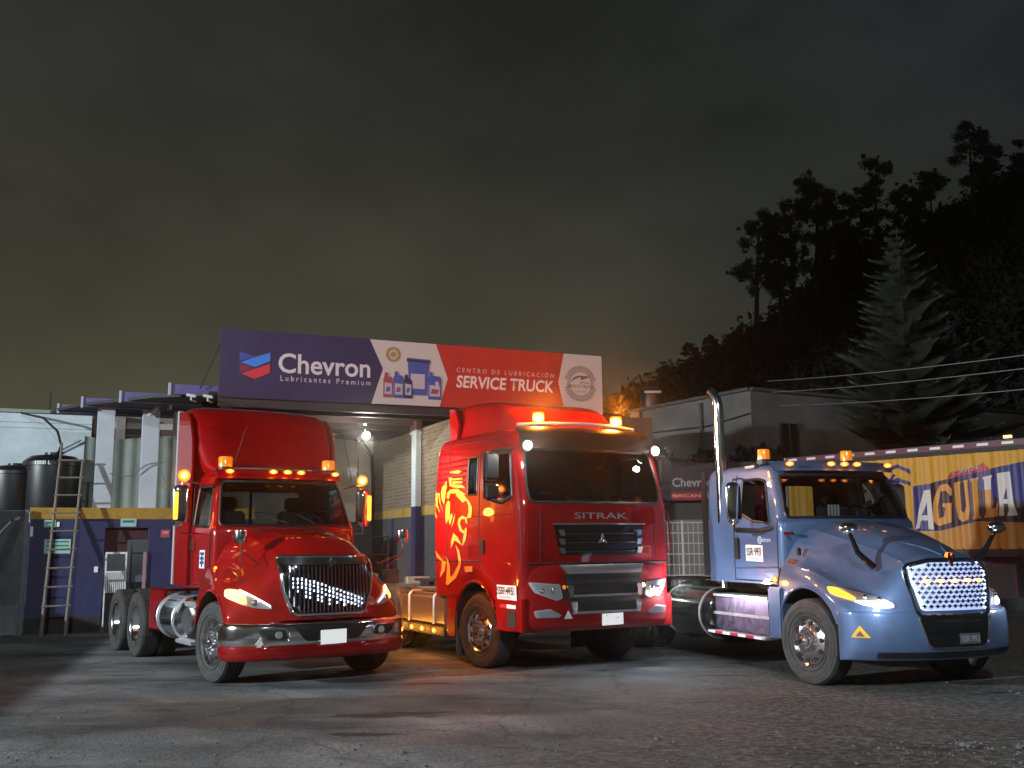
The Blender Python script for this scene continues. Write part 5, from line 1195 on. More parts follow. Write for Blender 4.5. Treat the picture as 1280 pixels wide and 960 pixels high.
# left steel cabinet
sg = empty('steel_cabinet', 'grey blue sheet steel cabinet on legs at the left edge', 'cabinet'); sg.matrix_world = WB
SGM = mat('grey blue steel', (.11, .14, .16), .5, metal=.2, var=.35, vscale=3)
bm = bmesh.new(); prism(bm, [(-.02, .02), (-1.3, .9), (-1.3, .96), (-.02, .08)], XY, .62, 2.52); from_bm('cabinet_side', bm, SGM, sg)
box('cabinet_side', -.10, -.02, .08, .13, .0, 2.55, SGM, sg)
for s0, d0 in ((-.16, .14), (-.45, .35), (-.9, .65)): box('leg', s0, s0+.06, d0, d0+.06, 0, .66, SGM, sg)
tubo('pull_bar', [(-.35, .32, 2.30), (-.5, .5, 2.1), (-.7, .62, 1.7), (-.62, .6, 1.2)], .02, ALU, sg)
tubo('latch', [(-.28, .30, 2.33), (-.20, .24, 2.38)], .04, ALU, sg)
# back buildings above the low roof
wh = empty('white_back_wall', 'tall pale blue-white rendered wall behind the roof tanks', 'wall'); wh.matrix_world = WB
box('wall', -6.0, 1.12, -3.4, -3.2, 0, 4.98, WWALL, wh); box('wall_cap', -6.0, 1.12, -3.42, -3.12, 4.98, 5.06, mat('grey cap', (.25, .26, .22), .8), wh)
for z in (4.62, 4.75): box('moulding', -6.0, 1.12, -3.2, -3.17, z, z+.03, WWALL, wh)
tubo('shadowing_cable', [(.9, -3.12, 4.35), (.3, -3.12, 4.0), (-.6, -3.12, 3.55)], .02, mat('grey cable', (.12, .14, .15), .7), wh, seg=6)
for s0 in (1.12, 1.42): box('brown_post', s0, s0+.04, -3.3, -3.24, 2.6, 4.9, mat('brown steel', (.10, .04, .04), .6), wh)
bw = empty('beige_back_wall', 'beige wall with small windows behind the white columns', 'wall'); bw.matrix_world = WB
box('wall', 1.16, 6.5, -3.6, -3.4, 0, 5.2, BEIGE, bw); box('lintel', 1.5, 6.5, -3.4, -3.34, 4.70, 4.85, mat('pale lintel', (.36, .33, .30), .7), bw); box('brown_strip', 1.5, 6.5, -3.4, -3.36, 4.56, 4.70, mat('brown beam', (.07, .035, .03), .7), bw)  # plain brown strip below the pale lintel
for s0 in (1.75, 2.35, 3.2): 
    f = box('window', s0, s0+.42, -3.4, -3.37, 4.0, 4.42, mat('pale window', (.30, .34, .36), .35), bw)
cols = []
for i, s0 in enumerate((1.20, 2.13, 2.82)):
    c_ = box('column', s0, s0+.36, -.50 if i < 2 else -.8, -.16 if i < 2 else -.46, 2.58, 4.86, POST, None, .01); c_.matrix_world = WB
    tag(c_, ('white square column left of the green sheets', 'white square column in the middle of the green sheets', 'white column right behind the red truck fairing')[i], 'column', 'white columns under the purple beams')
for i, (s0, s1) in enumerate(((.97, 1.50), (1.505, 2.30), (2.36, 3.5))):
    G = np.array([[(s, -1.5+.03*math.sin(s*9+i)+.02*math.sin(s*23), z+(.04*math.sin(s*3) if z > 4 else 0)) for s in np.linspace(s0, s1, 26)] for z in np.linspace(2.585, 4.28, 8)])
    o = from_bm('hanging_sheet', grid_bm(G), TARP, None, smooth=60); o.matrix_world = WB
    tag(o, ('narrow grey-green sheet hung left of the first white column', 'wide grey-green sheet hung between the two white columns', 'grey-green sheet hung beside the red truck fairing')[i], 'sheet', 'grey-green sheets between columns')
for i, pts in enumerate((((1.5, -.12, 3.35), (1.9, -.1, 3.30), (2.25, -.1, 3.55), (2.6, -.12, 3.62)), ((2.5, -.1, 3.6), (2.65, -.1, 3.2), (2.85, -.1, 3.12), (3.1, -.1, 3.45)))):
    o = tubo('slack_cable', cr([Vector(p) for p in pts], 5).tolist(), .012, mat('grey cable'), None, seg=6); o.matrix_world = WB; tag(o, ('slack grey cable across the middle green sheet', 'loop of grey cable right of the second column')[i], 'cable')
o = tubo('rain_pipe', [WB @ Vector(p) for p in ((2.62, .55, 4.72), (2.62, .55, 4.98), (2.60, .5, 5.02), (2.25, -.1, 4.66))][::-1], .045, mat('cream pipe', (.5, .5, .46), .5)); tag(o, 'cream drain pipe elbow under the purple beams', 'pipe')
# stepped purple beams
SB = basis((-5.9, 20.0), (8.04, 3.5))
for i, (P0, s0, s1, z0, z1) in enumerate(((( -6.91, 20.05), -.02, 1.15, 4.84, 5.02), ((-8.20, 20.75), 0, 2.2, 4.80, 4.98), ((-9.3, 21.45), 0, 2.6, 4.80, 4.97), ((-10.2, 22.3), 0, 2.8, 4.80, 4.95))):
    o = empty('roof_beam', ('nearest purple steel roof beam beside the billboard', 'second purple steel roof beam stepping back from the billboard', 'third purple steel roof beam over the first column', 'farthest purple steel roof beam above the white wall')[i], 'beam', group='stepped purple roof beams'); o.matrix_world = basis(P0, (8.04, 3.5))
    box('web', s0, s1, -.04, 0, z0, z1, STEELP, o); box('end_plate', s0-.03, s0+.015, -.10, .03, z0-.05, z1+.02, mat('pale steel', (.42, .42, .55), .5), o)
    box('flange', s0, s1, -.12, 0.005, z0-.02, z0, STEELP, o)
# canopy roof
cn = empty('canopy_roof', 'dark flat service bay canopy behind the billboard', 'roof'); cn.matrix_world = SB
CEIL = mat('dark ceiling steel', (.03, .024, .024), .7, var=.4, vscale=4)
box('roof_sheet', -.2, 9.0, -8.5, -.12, 4.80, 4.86, CEIL, cn); bm = bmesh.new(); prism(bm, [(-.2, -.3), (-.2, -4.4), (-3.2, -4.4), (-3.05, -3.8), (-2.5, -2.7), (-1.25, -1.05)], XY, 4.80, 4.86); from_bm('roof_sheet', bm, CEIL, cn)
box('front_beam', -.02, 8.9, -.16, -.06, 4.56, 4.74, mat('dark brown steel', (.045, .025, .025), .5), cn)
for k in range(1, 7): box('purlin', -.2, 9.0, -.1-1.2*k-.08, -.1-1.2*k, 4.62, 4.80, mat('dark brown steel'), cn)
for s0 in (.1, 8.6):
    o = box('canopy_post', s0, s0+.2, -.55, -.35, 0, 4.62, mat('dark brown steel'), cn)
# billboard
sg = empty('billboard', 'long billboard over the service bay with purple, white and red panels', 'billboard'); sg.matrix_world = SB
SNAVY = mat('billboard purple vinyl', (.040, .024, .085), .5, var=.18, vscale=1.5, bump=.5, bscale=2.2); SRED = mat('billboard red vinyl', (.55, .035, .020), .5, var=.18, vscale=1.5, bump=.5, bscale=2.2); SWH = mat('billboard white vinyl', (.60, .49, .45), .5)
box('sign_frame', -.02, 8.79, -.14, -.012, 4.735, 6.165, mat('sign frame steel', (.05, .03, .05), .6), sg)
def SZ(s, z, d): return Vector((s, d, z))
def panel(name, poly, m, d=0, par=None, t=.01, **p): return prismo(name, poly, SZ, d-t, d, m, par if par else sg, **p)
panel('purple_panel', [(0, 4.75), (3.14, 4.75), (3.39, 5.52), (3.09, 6.15), (0, 6.15)], SNAVY); panel('white_panel', [(3.145, 4.75), (4.69, 4.75), (4.88, 5.39), (4.60, 6.15), (3.095, 6.15), (3.395, 5.52)], SWH)
panel('red_panel', [(4.695, 4.75), (7.77, 4.75), (7.61, 5.46), (7.76, 6.15), (4.605, 6.15), (4.885, 5.39)], SRED); panel('white_panel', [(7.775, 4.75), (8.77, 4.75), (8.77, 6.15), (7.765, 6.15), (7.615, 5.46)], SWH)
cb, cb2, cr1, cr2 = mat('logo blue', (.06, .22, .75), .5), mat('logo dark blue', (.05, .07, .35), .5), mat('logo red', (.65, .03, .05), .5), mat('logo dark red', (.22, .02, .05), .5)
panel('logo_chevron', [(.38, 5.47), (.68, 5.60), (.98, 5.71), (.98, 5.53), (.68, 5.39)], cb, .012); panel('logo_chevron', [(.36, 5.70), (.36, 5.49), (.55, 5.555), (.68, 5.61)], cb2, .012)
panel('logo_chevron', [(.40, 5.24), (.68, 5.36), (.98, 5.475), (.98, 5.28), (.68, 5.14)], cr1, .012); panel('logo_chevron', [(.37, 5.45), (.37, 5.26), (.55, 5.32), (.66, 5.365)], cr2, .012)
PINKW = mat('sign lettering white', (.72, .62, .64), .5)
text('sign_lettering', 'Chevron', PINKW, sg, (1.15, .006, 5.30), (1, 0, 0), (0, 0, 1), 1.96, .425, bold=.035)
text('sign_small_lettering', 'L u b r i c a n t e s   P r e m i u m', PINKW, sg, (1.20, .006, 5.135), (1, 0, 0), (0, 0, 1), 1.92, .115, bold=.01)
text('sign_small_lettering', 'C E N T R O   D E   L U B R I C A C I Ó N', mat('pale red lettering', (.75, .45, .42), .5), sg, (5.09, .006, 5.55), (1, 0, 0), (0, 0, 1), 2.42, .13, slant=.15, bold=.01)
text('sign_lettering', 'SERVICE TRUCK', mat('cream lettering', (.78, .66, .60), .5), sg, (5.08, .006, 5.20), (1, 0, 0), (0, 0, 1), 2.40, .28, bold=.045, slant=.12)
def ringpanel(name, cx, cz, r0, r1, m, d, n=40, par=None):
    bm = bmesh.new(); a = [(math.cos(2*math.pi*k/n), math.sin(2*math.pi*k/n)) for k in range(n)]
    o_ = [bm.verts.new((cx+r1*c, d, cz+r1*s)) for c, s in a]; i_ = [bm.verts.new((cx+r0*c, d, cz+r0*s)) for c, s in a] if r0 else None
    if r0:
        for k in range(n): bm.faces.new((o_[k], o_[(k+1) % n], i_[(k+1) % n], i_[k]))
    else: bm.faces.new(o_)
    return from_bm(name, bm, m, par or sg)
GOLD = mat('seal gold', (.38, .22, .06), .5); GREYP = mat('seal grey', (.13, .11, .10), .5)
ringpanel('round_seal', 3.62, 5.85, .12, .165, GOLD, .006); ringpanel('seal_centre', 3.62, 5.85, 0, .06, GOLD, .006); ringpanel('seal_ring', 3.62, 5.85, .095, .105, GOLD, .006)
ringpanel('round_seal', 8.19, 5.45, .29, .31, GREYP, .006); ringpanel('seal_ring', 8.19, 5.45, .335, .345, GREYP, .006)
bm = bmesh.new()
for k in range(44):
    a = 2*math.pi*k/44
    if abs(math.sin(a)) < .22 : continue
    c, s = math.cos(a), math.sin(a); q = .020
    v = [bm.verts.new((8.19+r_*math.cos(a+da), .006, 5.45+r_*math.sin(a+da))) for r_, da in ((.355, -.045), (.355, .02), (.425, .055), (.425, -.01))]; bm.faces.new(v)
from_bm('seal_tread', bm, GREYP, sg, kind='stuff')
text('seal_lettering', 'SERVICE TRUCK', GREYP, sg, (7.83, .007, 5.35), (1, 0, 0), (0, 0, 1), .72, .075, bold=.03); text('seal_small_lettering', 'SOACHA', GREYP, sg, (8.05, .007, 5.25), (1, 0, 0), (0, 0, 1), .28, .04)
panel('seal_truck', [(7.95, 5.47), (8.0, 5.54), (8.10, 5.58), (8.18, 5.62), (8.22, 5.54), (8.42, 5.62), (8.40, 5.64), (8.14, 5.645), (8.02, 5.60), (7.96, 5.53)], GREYP, .008, t=.002); panel('seal_truck', [(8.15, 5.47), (8.42, 5.47), (8.43, 5.485), (8.17, 5.49)], GREYP, .008, t=.002)
# products printed on the white panel
pb, pd, pr, pw = mat('print blue', (.07, .09, .32), .5), mat('print dark', (.04, .03, .06), .5), mat('print red', (.35, .06, .10), .5), mat('print pale', (.5, .42, .45), .5)
panel('printed_pail', [(3.99, 4.98), (4.40, 4.98), (4.44, 5.66), (4.46, 5.78), (3.93, 5.80), (3.95, 5.68)], pb, .012, t=.004); panel('printed_pail_rim', [(3.92, 5.72), (4.46, 5.70), (4.46, 5.75), (3.92, 5.77)], pd, .014, t=.004); panel('printed_label', [(4.02, 5.12), (4.34, 5.12), (4.34, 5.45), (4.02, 5.45)], pw, .014, t=.004)
for x0, x1, zt, c in ((3.40, 3.62, 5.38, pr), (3.63, 3.86, 5.42, pb), (3.86, 4.06, 5.36, pd), (4.42, 4.72, 5.45, pb)):
    panel('printed_bottle', [(x0, 4.90), (x1, 4.90), (x1, zt-.1), (x1-.04, zt-.03), (x0+.10, zt-.02), (x0+.09, zt+.06), (x0+.03, zt+.06), (x0+.02, zt-.03), (x0, zt-.08)], c, .016, t=.004); panel('printed_label', [(x0+.03, 4.97), (x1-.03, 4.97), (x1-.03, 5.20), (x0+.03, 5.22)], pw if c is not pw else pd, .020, t=.004); panel('printed_mark', [(x0+.05, 5.02), (x1-.08, 5.03), (x1-.06, 5.12), (x0+.08, 5.14)], pr if c is pb else pb, .023, t=.003)
panel('printed_handle', [(4.57, 5.30), (4.66, 5.30), (4.68, 5.12), (4.62, 5.10)], pw, .021, t=.004)
# service bay behind
BRICK = mat('brick', (.24, .19, .13), .85)
t = BRICK.node_tree; b = t.nodes['Principled BSDF']; br_ = t.nodes.new('ShaderNodeTexBrick'); co = t.nodes.new('ShaderNodeTexCoord'); sp = t.nodes.new('ShaderNodeSeparateXYZ'); cm = t.nodes.new('ShaderNodeCombineXYZ')
t.links.new(co.outputs['Object'], sp.inputs[0]); t.links.new(sp.outputs['Y'], cm.inputs[0]); t.links.new(sp.outputs['Z'], cm.inputs[1]); t.links.new(cm.outputs[0], br_.inputs['Vector'])
br_.inputs['Scale'].default_value = 1; br_.inputs['Brick Width'].default_value = .24; br_.inputs['Row Height'].default_value = .09; br_.inputs['Mortar Size'].default_value = .012
br_.inputs['Color1'].default_value = (.17, .125, .08, 1); br_.inputs['Color2'].default_value = (.11, .08, .05, 1); br_.inputs['Mortar'].default_value = (.20, .165, .12, 1)
t.links.new(br_.outputs['Color'], b.inputs['Base Color']); bp = t.nodes.new('ShaderNodeBump'); bp.inputs['Strength'].default_value = .8; bp.inputs['Distance'].default_value = .02; t.links.new(br_.outputs['Fac'], bp.inputs['Height']); bp.invert = True; t.links.new(bp.outputs[0], b.inputs['Normal'])
CB = basis((-3.94, 28.2), (8.04, 3.5))
bk = empty('brick_wall', 'brick side wall of the service bay with a yellow band and grey lower half', 'wall'); bk.matrix_world = CB
DG = mat('dark grey dado', (.06, .06, .065), .75, var=.3)
box('brick_face', 0, .2, 0, 6.4, 2.66, 4.55, BRICK, bk); box('yellow_band', -.012, .2, 0, 6.4, 2.44, 2.66, mat('dull yellow band', (.36, .24, .06), .7, var=.3), bk); box('dado', 0, .2, 0, 6.4, 0, 2.44, DG, bk)
for d0 in (1.9, 4.3): box('dado_stripe', -.02, 0, d0, d0+.22, 0, 2.44, PURP, bk)
pl = empty('pilaster', 'white upper, purple lower pilaster on the brick wall', 'column'); pl.matrix_world = CB
box('shaft', -.16, -.025, 4.05, 4.40, 2.66, 4.5, POST, pl); box('lower_shaft', -.16, -.025, 4.05, 4.40, 0, 2.66, PURP, pl); box('cap', -.18, -.025, 3.98, 4.46, 4.5, 4.72, mat('brown steel'), pl); box('cap_band', -.185, -.027, 3.97, 4.47, 4.42, 4.47, POST, pl)
bk2 = empty('bay_back_wall', 'pale plaster back wall of the service bay', 'wall'); bk2.matrix_world = CB
box('plaster', -6.6, 0, -.2, 0, 2.4, 5.0, mat('cream plaster', (.44, .42, .36), .8, var=.12, vscale=1.2), bk2); box('dado', -6.6, 0, -.2, .01, 0, 2.4, DG, bk2)
bk3 = box('bay_left_wall', -6.8, -6.6, -.2, 1.2, 0, 5.0, BEIGE, None); bk3.matrix_world = CB; tag(bk3, 'beige left side wall of the service bay behind the first truck', 'wall')
o = tubo('bay_tube', [CB @ Vector(p) for p in ((-.9, .4, 4.78), (-.45, .4, 4.6), (-.15, .4, 4.2), (-.10, .4, 3.5), (-.10, .4, 2.4))], .05, MBLACK); tag(o, 'black tube curving down the bay wall beside the lamp', 'hose')  # dark curved tube down the bay wall
o = tubo('conduit', [CB @ Vector(p) for p in ((-1.35, 3.5, 4.7), (-1.35, 3.5, 2.6))], .02, MBLACK); tag(o, 'thin dark rod hanging from the bay ceiling', 'rod')
lm = empty('bay_lamp', 'bright round white lamp hanging in the service bay', 'lamp', (-3.40, 23.2, 4.27))
bm = bmesh.new(); bmesh.ops.create_uvsphere(bm, u_segments=16, v_segments=10, radius=.085); from_bm('bulb', bm, LHOT, lm); tubo('lamp_cord', [(0, 0, .08), (0, 0, .45)], .012, MBLACK, lm); light('lamp_light', 'POINT', (0, -.15, -.12), 150, (1, .93, .75), .1, lm)
for z, y in ((4.56, 24.4), (4.56, 25.8), (4.56, 27.2)):  # emissive spheres imitate the bay lamp's gleam on the beams
    o = empty('beam_glint', ('nearest', 'middle', 'farthest')[int((y-24.4)/1.4+.1)]+' of three glowing glints of the bay lamp on the ceiling beams', 'lamp', (-3.44*y/23.3, y, 4.70 if y < 25 else 4.74), group='lamp glints under the bay ceiling')
    bm = bmesh.new(); bmesh.ops.create_uvsphere(bm, u_segments=10, v_segments=6, radius=.04); from_bm('bulb', bm, LHOT, o)  # glowing bead standing in for a glint, no lamp here
# clutter in the bay
SH = mat('carton', (.30, .24, .17), .8, var=.3)
wk = empty('workbench', 'cluttered steel workbench between the two red trucks', 'workbench', (-2.6, 22.0, 0), R(23))
box('bench_top', -.9, .9, -.3, .3, .88, .93, DULL, wk)
for x in (-.85, .80):
    for y in (-.27, .22): box('leg', x, x+.05, y, y+.05, 0, .88, FRAME, wk)
for i, (x, y, w_, h_, m_, lb_) in enumerate(((-.75, -.1, .35, .22, SH, 'open brown carton at the left end of the workbench'), (-.2, 0, .28, .30, BLACK, 'black plastic crate in the middle of the workbench'), (.25, -.1, .5, .14, mat('pale carton', (.42, .38, .30), .8), 'flat pale carton at the right of the workbench'))):
    o = box('carton', x, x+w_, y-.15, y+.15, .93, .93+h_, m_, None, .01); o.matrix_world = wk.matrix_basis.copy(); o.matrix_world = Matrix.Translation((-2.6, 22.0, 0)) @ Matrix.Rotation(R(23), 4, 'Z'); tag(o, lb_, 'box')
for i, (x, y, z0, r_, h_, m_) in enumerate(((-1.9, 22.6, 0, .29, .88, mat('blue drum', (.03, .05, .15), .45)), (-3.5, 23.5, 0, .29, .88, mat('black drum', (.02, .02, .02), .4)))):
    bm = bmesh.new(); lathe(bm, [(0, 0), (r_, 0), (r_, h_*.32), (r_+.012, h_*.335), (r_, h_*.35), (r_, h_*.65), (r_+.012, h_*.665), (r_, h_*.68), (r_, h_), (r_-.02, h_-.01), (0, h_-.01)], 28, Matrix.Translation((x, y, z0)) @ Matrix.Rotation(R(90), 4, 'X'))
    o = from_bm('oil_drum', bm, m_); tag(o, ('blue oil drum right of the workbench', 'black oil drum behind the first truck')[i], 'drum', 'oil drums in the bay')
rk = empty('tyre_rack', 'dark steel shelf standing against the bay wall', 'shelf', CB @ Vector((-.75, 2.2, 0)), R(23.5))
for x in (-.5, .45):
    for y in (-.3, .25): box('upright', x, x+.05, y, y+.05, 0, 2.0, FRAME, rk)
for z in (.3, .9, 1.5, 1.95): box('shelf_board', -.5, .5, -.3, .3, z, z+.03, FRAME, rk)
# CCTV cameras and mast by the billboard
for i, (x, y, z) in enumerate(((-6.35, 19.6, 4.68), (-6.02, 19.6, 4.66))):
    o = empty('security_camera', ('left', 'right')[i]+' white security camera above the red truck fairing', 'camera', (x, y, z), group='security cameras under the canopy edge')
    box('camera_body', -.10, .10, -.035, .035, -.0, .055, mat('grey camera', (.4, .4, .4), .5), o, .01, mx=Matrix.Rotation(R(12), 4, 'Y')); box('bracket', -.015, .015, -.0, .3, -.07, -.04, mat('grey camera'), o); box('arm', -.015, .015, -.015, .015, -.07, 0, mat('grey camera'), o)
o = tubo('roof_mast', [WB @ Vector((.15, -3.3, 5.0)), WB @ Vector((.15, -3.3, 5.55))], .02, FRAME); tag(o, 'thin mast on the white wall at the far left', 'mast')
o = tubo('guy_wire', [SB @ Vector((0, -.05, 5.9)), SB @ Vector((-.35, -.4, 4.95))], .01, MBLACK); tag(o, 'thin guy wire at the left end of the billboard', 'wire')
# dark wall right of the bay under the billboard end
o = box('shed', 2.1, 4.25, 30.2, 33, 0, 5.5, mat('dark brown render', (.06, .04, .035), .85, var=.3)); tag(o, 'dark brown shed wall beyond the second truck roof', 'shed')

# ---- warehouse, shop and things behind
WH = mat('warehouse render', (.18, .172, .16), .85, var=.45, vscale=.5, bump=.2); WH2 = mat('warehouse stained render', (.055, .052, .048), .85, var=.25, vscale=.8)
wa = empty('warehouse', 'long pale warehouse with a shallow gabled parapet behind the trees', 'building', (7.45, 31, 0))
def wall_poly(name, pts, m, par, t=.25):
    a = [Vector(p) for p in pts]; n = (a[1]-a[0]).cross(a[2]-a[0]).normalized(); n.z = 0; n.normalize()
    bm = bmesh.new(); f = [bm.verts.new(p) for p in a]; g_ = [bm.verts.new(p-n*t) for p in a]; bm.faces.new(f); bm.faces.new(g_[::-1])
    for i in range(len(a)): bm.faces.new((f[i], g_[i], g_[(i+1) % len(a)], f[(i+1) % len(a)]))
    return from_bm(name, bm, m, par)
LEFTD = Vector((-3.15, 5.2, 0)); RIGHTD = Vector((12.5, 7.0, 0))
wall_poly('wall', [LEFTD, (0, 0, 0), (0, 0, 6.42), LEFTD+Vector((0, 0, 6.42))], WH, wa); wall_poly('wall', [(0, 0, 0), RIGHTD, RIGHTD+Vector((0, 0, 6.5)), (0, 0, 6.42)], WH, wa)
for A_, B_ in ((LEFTD, Vector((0, 0, 0))), (Vector((0, 0, 0)), RIGHTD)):
    dd = (B_-A_).normalized(); nn = Vector((dd.y, -dd.x, 0))
    bm = bmesh.new(); P4 = [A_-nn*.1, B_-nn*.1, B_+nn*.12, A_+nn*.12]; lo_ = [bm.verts.new(p+Vector((0, 0, 6.42))) for p in P4]; hi_ = [bm.verts.new(p+Vector((0, 0, 6.52))) for p in P4]
    bm.faces.new(lo_); bm.faces.new(hi_)
    for i in range(4): bm.faces.new((lo_[i], lo_[(i+1) % 4], hi_[(i+1) % 4], hi_[i]))
    from_bm('coping', bm, mat('dark coping', (.08, .075, .07), .8), wa)
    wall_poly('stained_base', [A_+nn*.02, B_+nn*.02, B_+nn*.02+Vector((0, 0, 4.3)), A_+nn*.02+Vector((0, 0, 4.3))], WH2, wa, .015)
ddr = RIGHTD.normalized(); nnr = Vector((ddr.y, -ddr.x, 0))
p0 = ddr*1.15+nnr*.04; p1 = ddr*1.95+nnr*.04
wf_ = wall_poly('window', [p0+Vector((0, 0, 4.1)), p1+Vector((0, 0, 4.1)), p1+Vector((0, 0, 5.45)), p0+Vector((0, 0, 5.45))], mat('dark window glass', (.012, .014, .016), .12), wa, .03)
for a_, b_ in ((p0, p0+ddr*.05), (p1-ddr*.05, p1), ((p0+p1)/2-ddr*.02, (p0+p1)/2+ddr*.02)): wall_poly('frame', [a_+nnr*.03+Vector((0, 0, 4.05)), b_+nnr*.03+Vector((0, 0, 4.05)), b_+nnr*.03+Vector((0, 0, 5.5)), a_+nnr*.03+Vector((0, 0, 5.5))], mat('brown frame', (.07, .04, .03), .6), wf_, .04)
ddl = -LEFTD.normalized(); nnl = Vector((ddl.y, -ddl.x, 0)); tubo('downpipe', [-ddl*2.2+nnl*.10+Vector((0, 0, 3)), -ddl*2.2+nnl*.10+Vector((0, 0, 6.3))], .05, mat('dark coping'), wa, seg=8)
tubo('wall_cable', [-ddl*5.6+nnl*.05+Vector((0, 0, 5.6)), -ddl*2+nnl*.05+Vector((0, 0, 5.5)), nnl*.05+Vector((0, 0, 5.7))], .02, MBLACK, wa, seg=5)
# water tank on the far end of the warehouse
o = empty('water_tank', 'dark water tank on a stand at the far left of the warehouse', 'water tank', (5.05, 36, 6.4))
bm = bmesh.new(); lathe(bm, [(0, 0), (.40, 0), (.42, .75), (.45, .8), (.30, .92), (0, .95)], 24, Matrix.Rotation(R(90), 4, 'X')); from_bm('tank_body', bm, TK, o); box('stand', -.5, .5, -.4, .4, -.5, 0, FRAME, o); box('printed_band', -.3, .3, -.44, -.42, .66, .74, mat('pale print band', (.4, .4, .38), .5), o)
# shop banner and cage in the gap
bn = empty('banner', 'dark shop banner with white lettering and a red stripe in the gap between trucks', 'banner', (3.3, 27, 0))
box('board', 0, 2.6, 0, .06, 3.1, 3.72, mat('dark banner', (.035, .022, .03), .6), bn); box('red_stripe', 0, 2.6, -.004, .06, 2.86, 3.095, mat('banner red', (.25, .02, .02), .6), bn)
text('banner_lettering', 'Chevron', mat('pale banner print', (.35, .33, .33), .5), bn, (.98, -.001, 3.22), (1, 0, 0), (0, 0, 1), 1.1, .24, bold=.03); text('banner_small_lettering', 'LUBRICANTES', mat('pale red lettering'), bn, (.75, -.006, 2.94), (1, 0, 0), (0, 0, 1), 1.3, .08)
sh = empty('shop_front', 'dark shop building under the banner', 'building', (2.6, 27.3, 0)); box('wall', 0, 4.6, 0, 3, 0, 3.9, mat('dark shop wall', (.06, .055, .05), .85, var=.3), sh); box('shutter', .6, 3.4, -.04, 0, 0, 2.35, mat('grey shutter', (.16, .16, .15), .6), sh)
for k in range(14): box('shutter_rib', .6, 3.4, -.06, -.04, .1+.16*k, .13+.16*k, mat('grey shutter'), sh)
cg = empty('wire_cage', 'white wire mesh cage standing between the second and third trucks', 'cage', (3.45, 24, 0))
CW = mat('cage white', (.48, .48, .46), .5)
for x in (0, .55, 1.1, 1.65): box('upright', x-.02, x+.02, -.02, .02, 0, 2.26, CW, cg)
for k in range(9): tubo('bar', [(0, 0, .25+.245*k), (1.65, 0, .25+.245*k)], .012, CW, cg, seg=5)
for k in range(14): tubo('bar', [(.09+.12*k, 0, .1), (.09+.12*k, 0, 2.22)], .007, CW, cg, seg=5)
# overhead wires
for i, (a, b_) in enumerate((((10.45, 20, 5.54), (7.9, 30.6, 6.65)), ((10.45, 20, 5.27), (8.0, 30.6, 6.30)), ((10.40, 20, 4.84), (8.3, 30.7, 5.9)))):
    b_ = Vector(b_); a = Vector(a)+(Vector(a)-b_).normalized()*5; pts = [a.lerp(b_, t_/16)-Vector((0, 0, .5*(t_/16)*(1-t_/16))) for t_ in range(17)]
    o = tubo('overhead_wire', pts, .010, mat('wire grey', (.22, .22, .23), .6), seg=5); tag(o, ('upper', 'middle', 'lower')[i]+' overhead wire crossing in front of the tall conifer', 'wire', 'overhead wires')

# ---- beverage trailer (right)
TB = basis((8.33, 25.5), (2.94, -3.5)); tr = empty('curtain_trailer', 'yellow and blue beer trailer with printed side curtains and striped top rail', 'trailer'); tr.matrix_world = TB
CUR = mat('curtain yellow', (.60, .30, .022), .55, var=.12, vscale=2); S0, S1 = -1.6, 9.0
def fold(s): return .022*math.sin(s*13)+.012*math.sin(s*31+1)+.01*math.sin(s*5)
G = np.array([[(s, fold(s)*(.4 if z > 3.6 else 1), z) for s in np.linspace(S0, S1, 340)] for z in np.linspace(1.53, 3.70, 6)])
from_bm('side_curtain', grid_bm(G), CUR, tr, smooth=60)
def art(name, poly, m, off):
    bm = bmesh.new(); f = bm.faces.new([bm.verts.new((s, 0, z)) for s, z in poly]); f.normal_update(); bmesh.ops.triangulate(bm, faces=[f])
    a, b_ = min(p[0] for p in poly), max(p[0] for p in poly); n_ = int((b_-a)/.04)
    for k in range(1, n_+1): bmesh.ops.bisect_plane(bm, geom=list(bm.verts)+list(bm.edges)+list(bm.faces), plane_co=(a+(b_-a)*k/(n_+1), 0, 0), plane_no=(1, 0, 0), dist=1e-5)
    for v in bm.verts: v.co.y = fold(v.co.x)+off
    return from_bm(name, bm, m, tr, smooth=60)
NB = mat('print navy', (.035, .03, .15), .5); DK = mat('print maroon dark', (.045, .014, .02), .5); OR = mat('print orange', (.62, .27, .05), .5); CWH = mat('print white', (.60, .55, .52), .5); RD = mat('print red2', (.42, .03, .04), .5); DOR = mat('print dull orange', (.48, .20, .03), .5)
art('lower_band_print', [(1.2, 1.54), (8.9, 1.54), (8.9, 2.12), (4.4, 2.10), (3.39, 2.13), (2.52, 1.93), (1.2, 1.80)], DOR, .004)
art('blue_print', [(1.9, 3.01), (2.31, 3.06), (3.2, 3.22), (3.92, 3.34), (4.52, 3.43), (5.4, 3.52), (5.4, 2.05), (4.41, 2.10), (3.39, 2.15), (2.52, 1.95), (1.86, 1.95)], NB, .007)
art('dark_print', [(2.33, 3.06), (3.03, 3.17), (3.40, 3.0), (3.55, 2.8), (4.0, 2.6), (4.52, 2.55), (4.52, 3.39), (5.3, 3.45), (5.3, 2.08), (4.41, 2.12), (3.39, 2.17), (2.52, 1.97), (2.29, 2.04)], DK, .010)
art('red_arc_print', [(2.74, 3.16), (2.89, 3.30), (3.44, 3.38), (3.62, 3.46), (3.74, 3.34), (3.71, 3.28), (3.26, 3.22)], RD, .013)
text('small_word_print', 'CERVEZA', mat('print pale'), tr, (2.93, .045, 3.22), (1, 0, .17), (0, 0, 1), .62, .08, bold=.02)
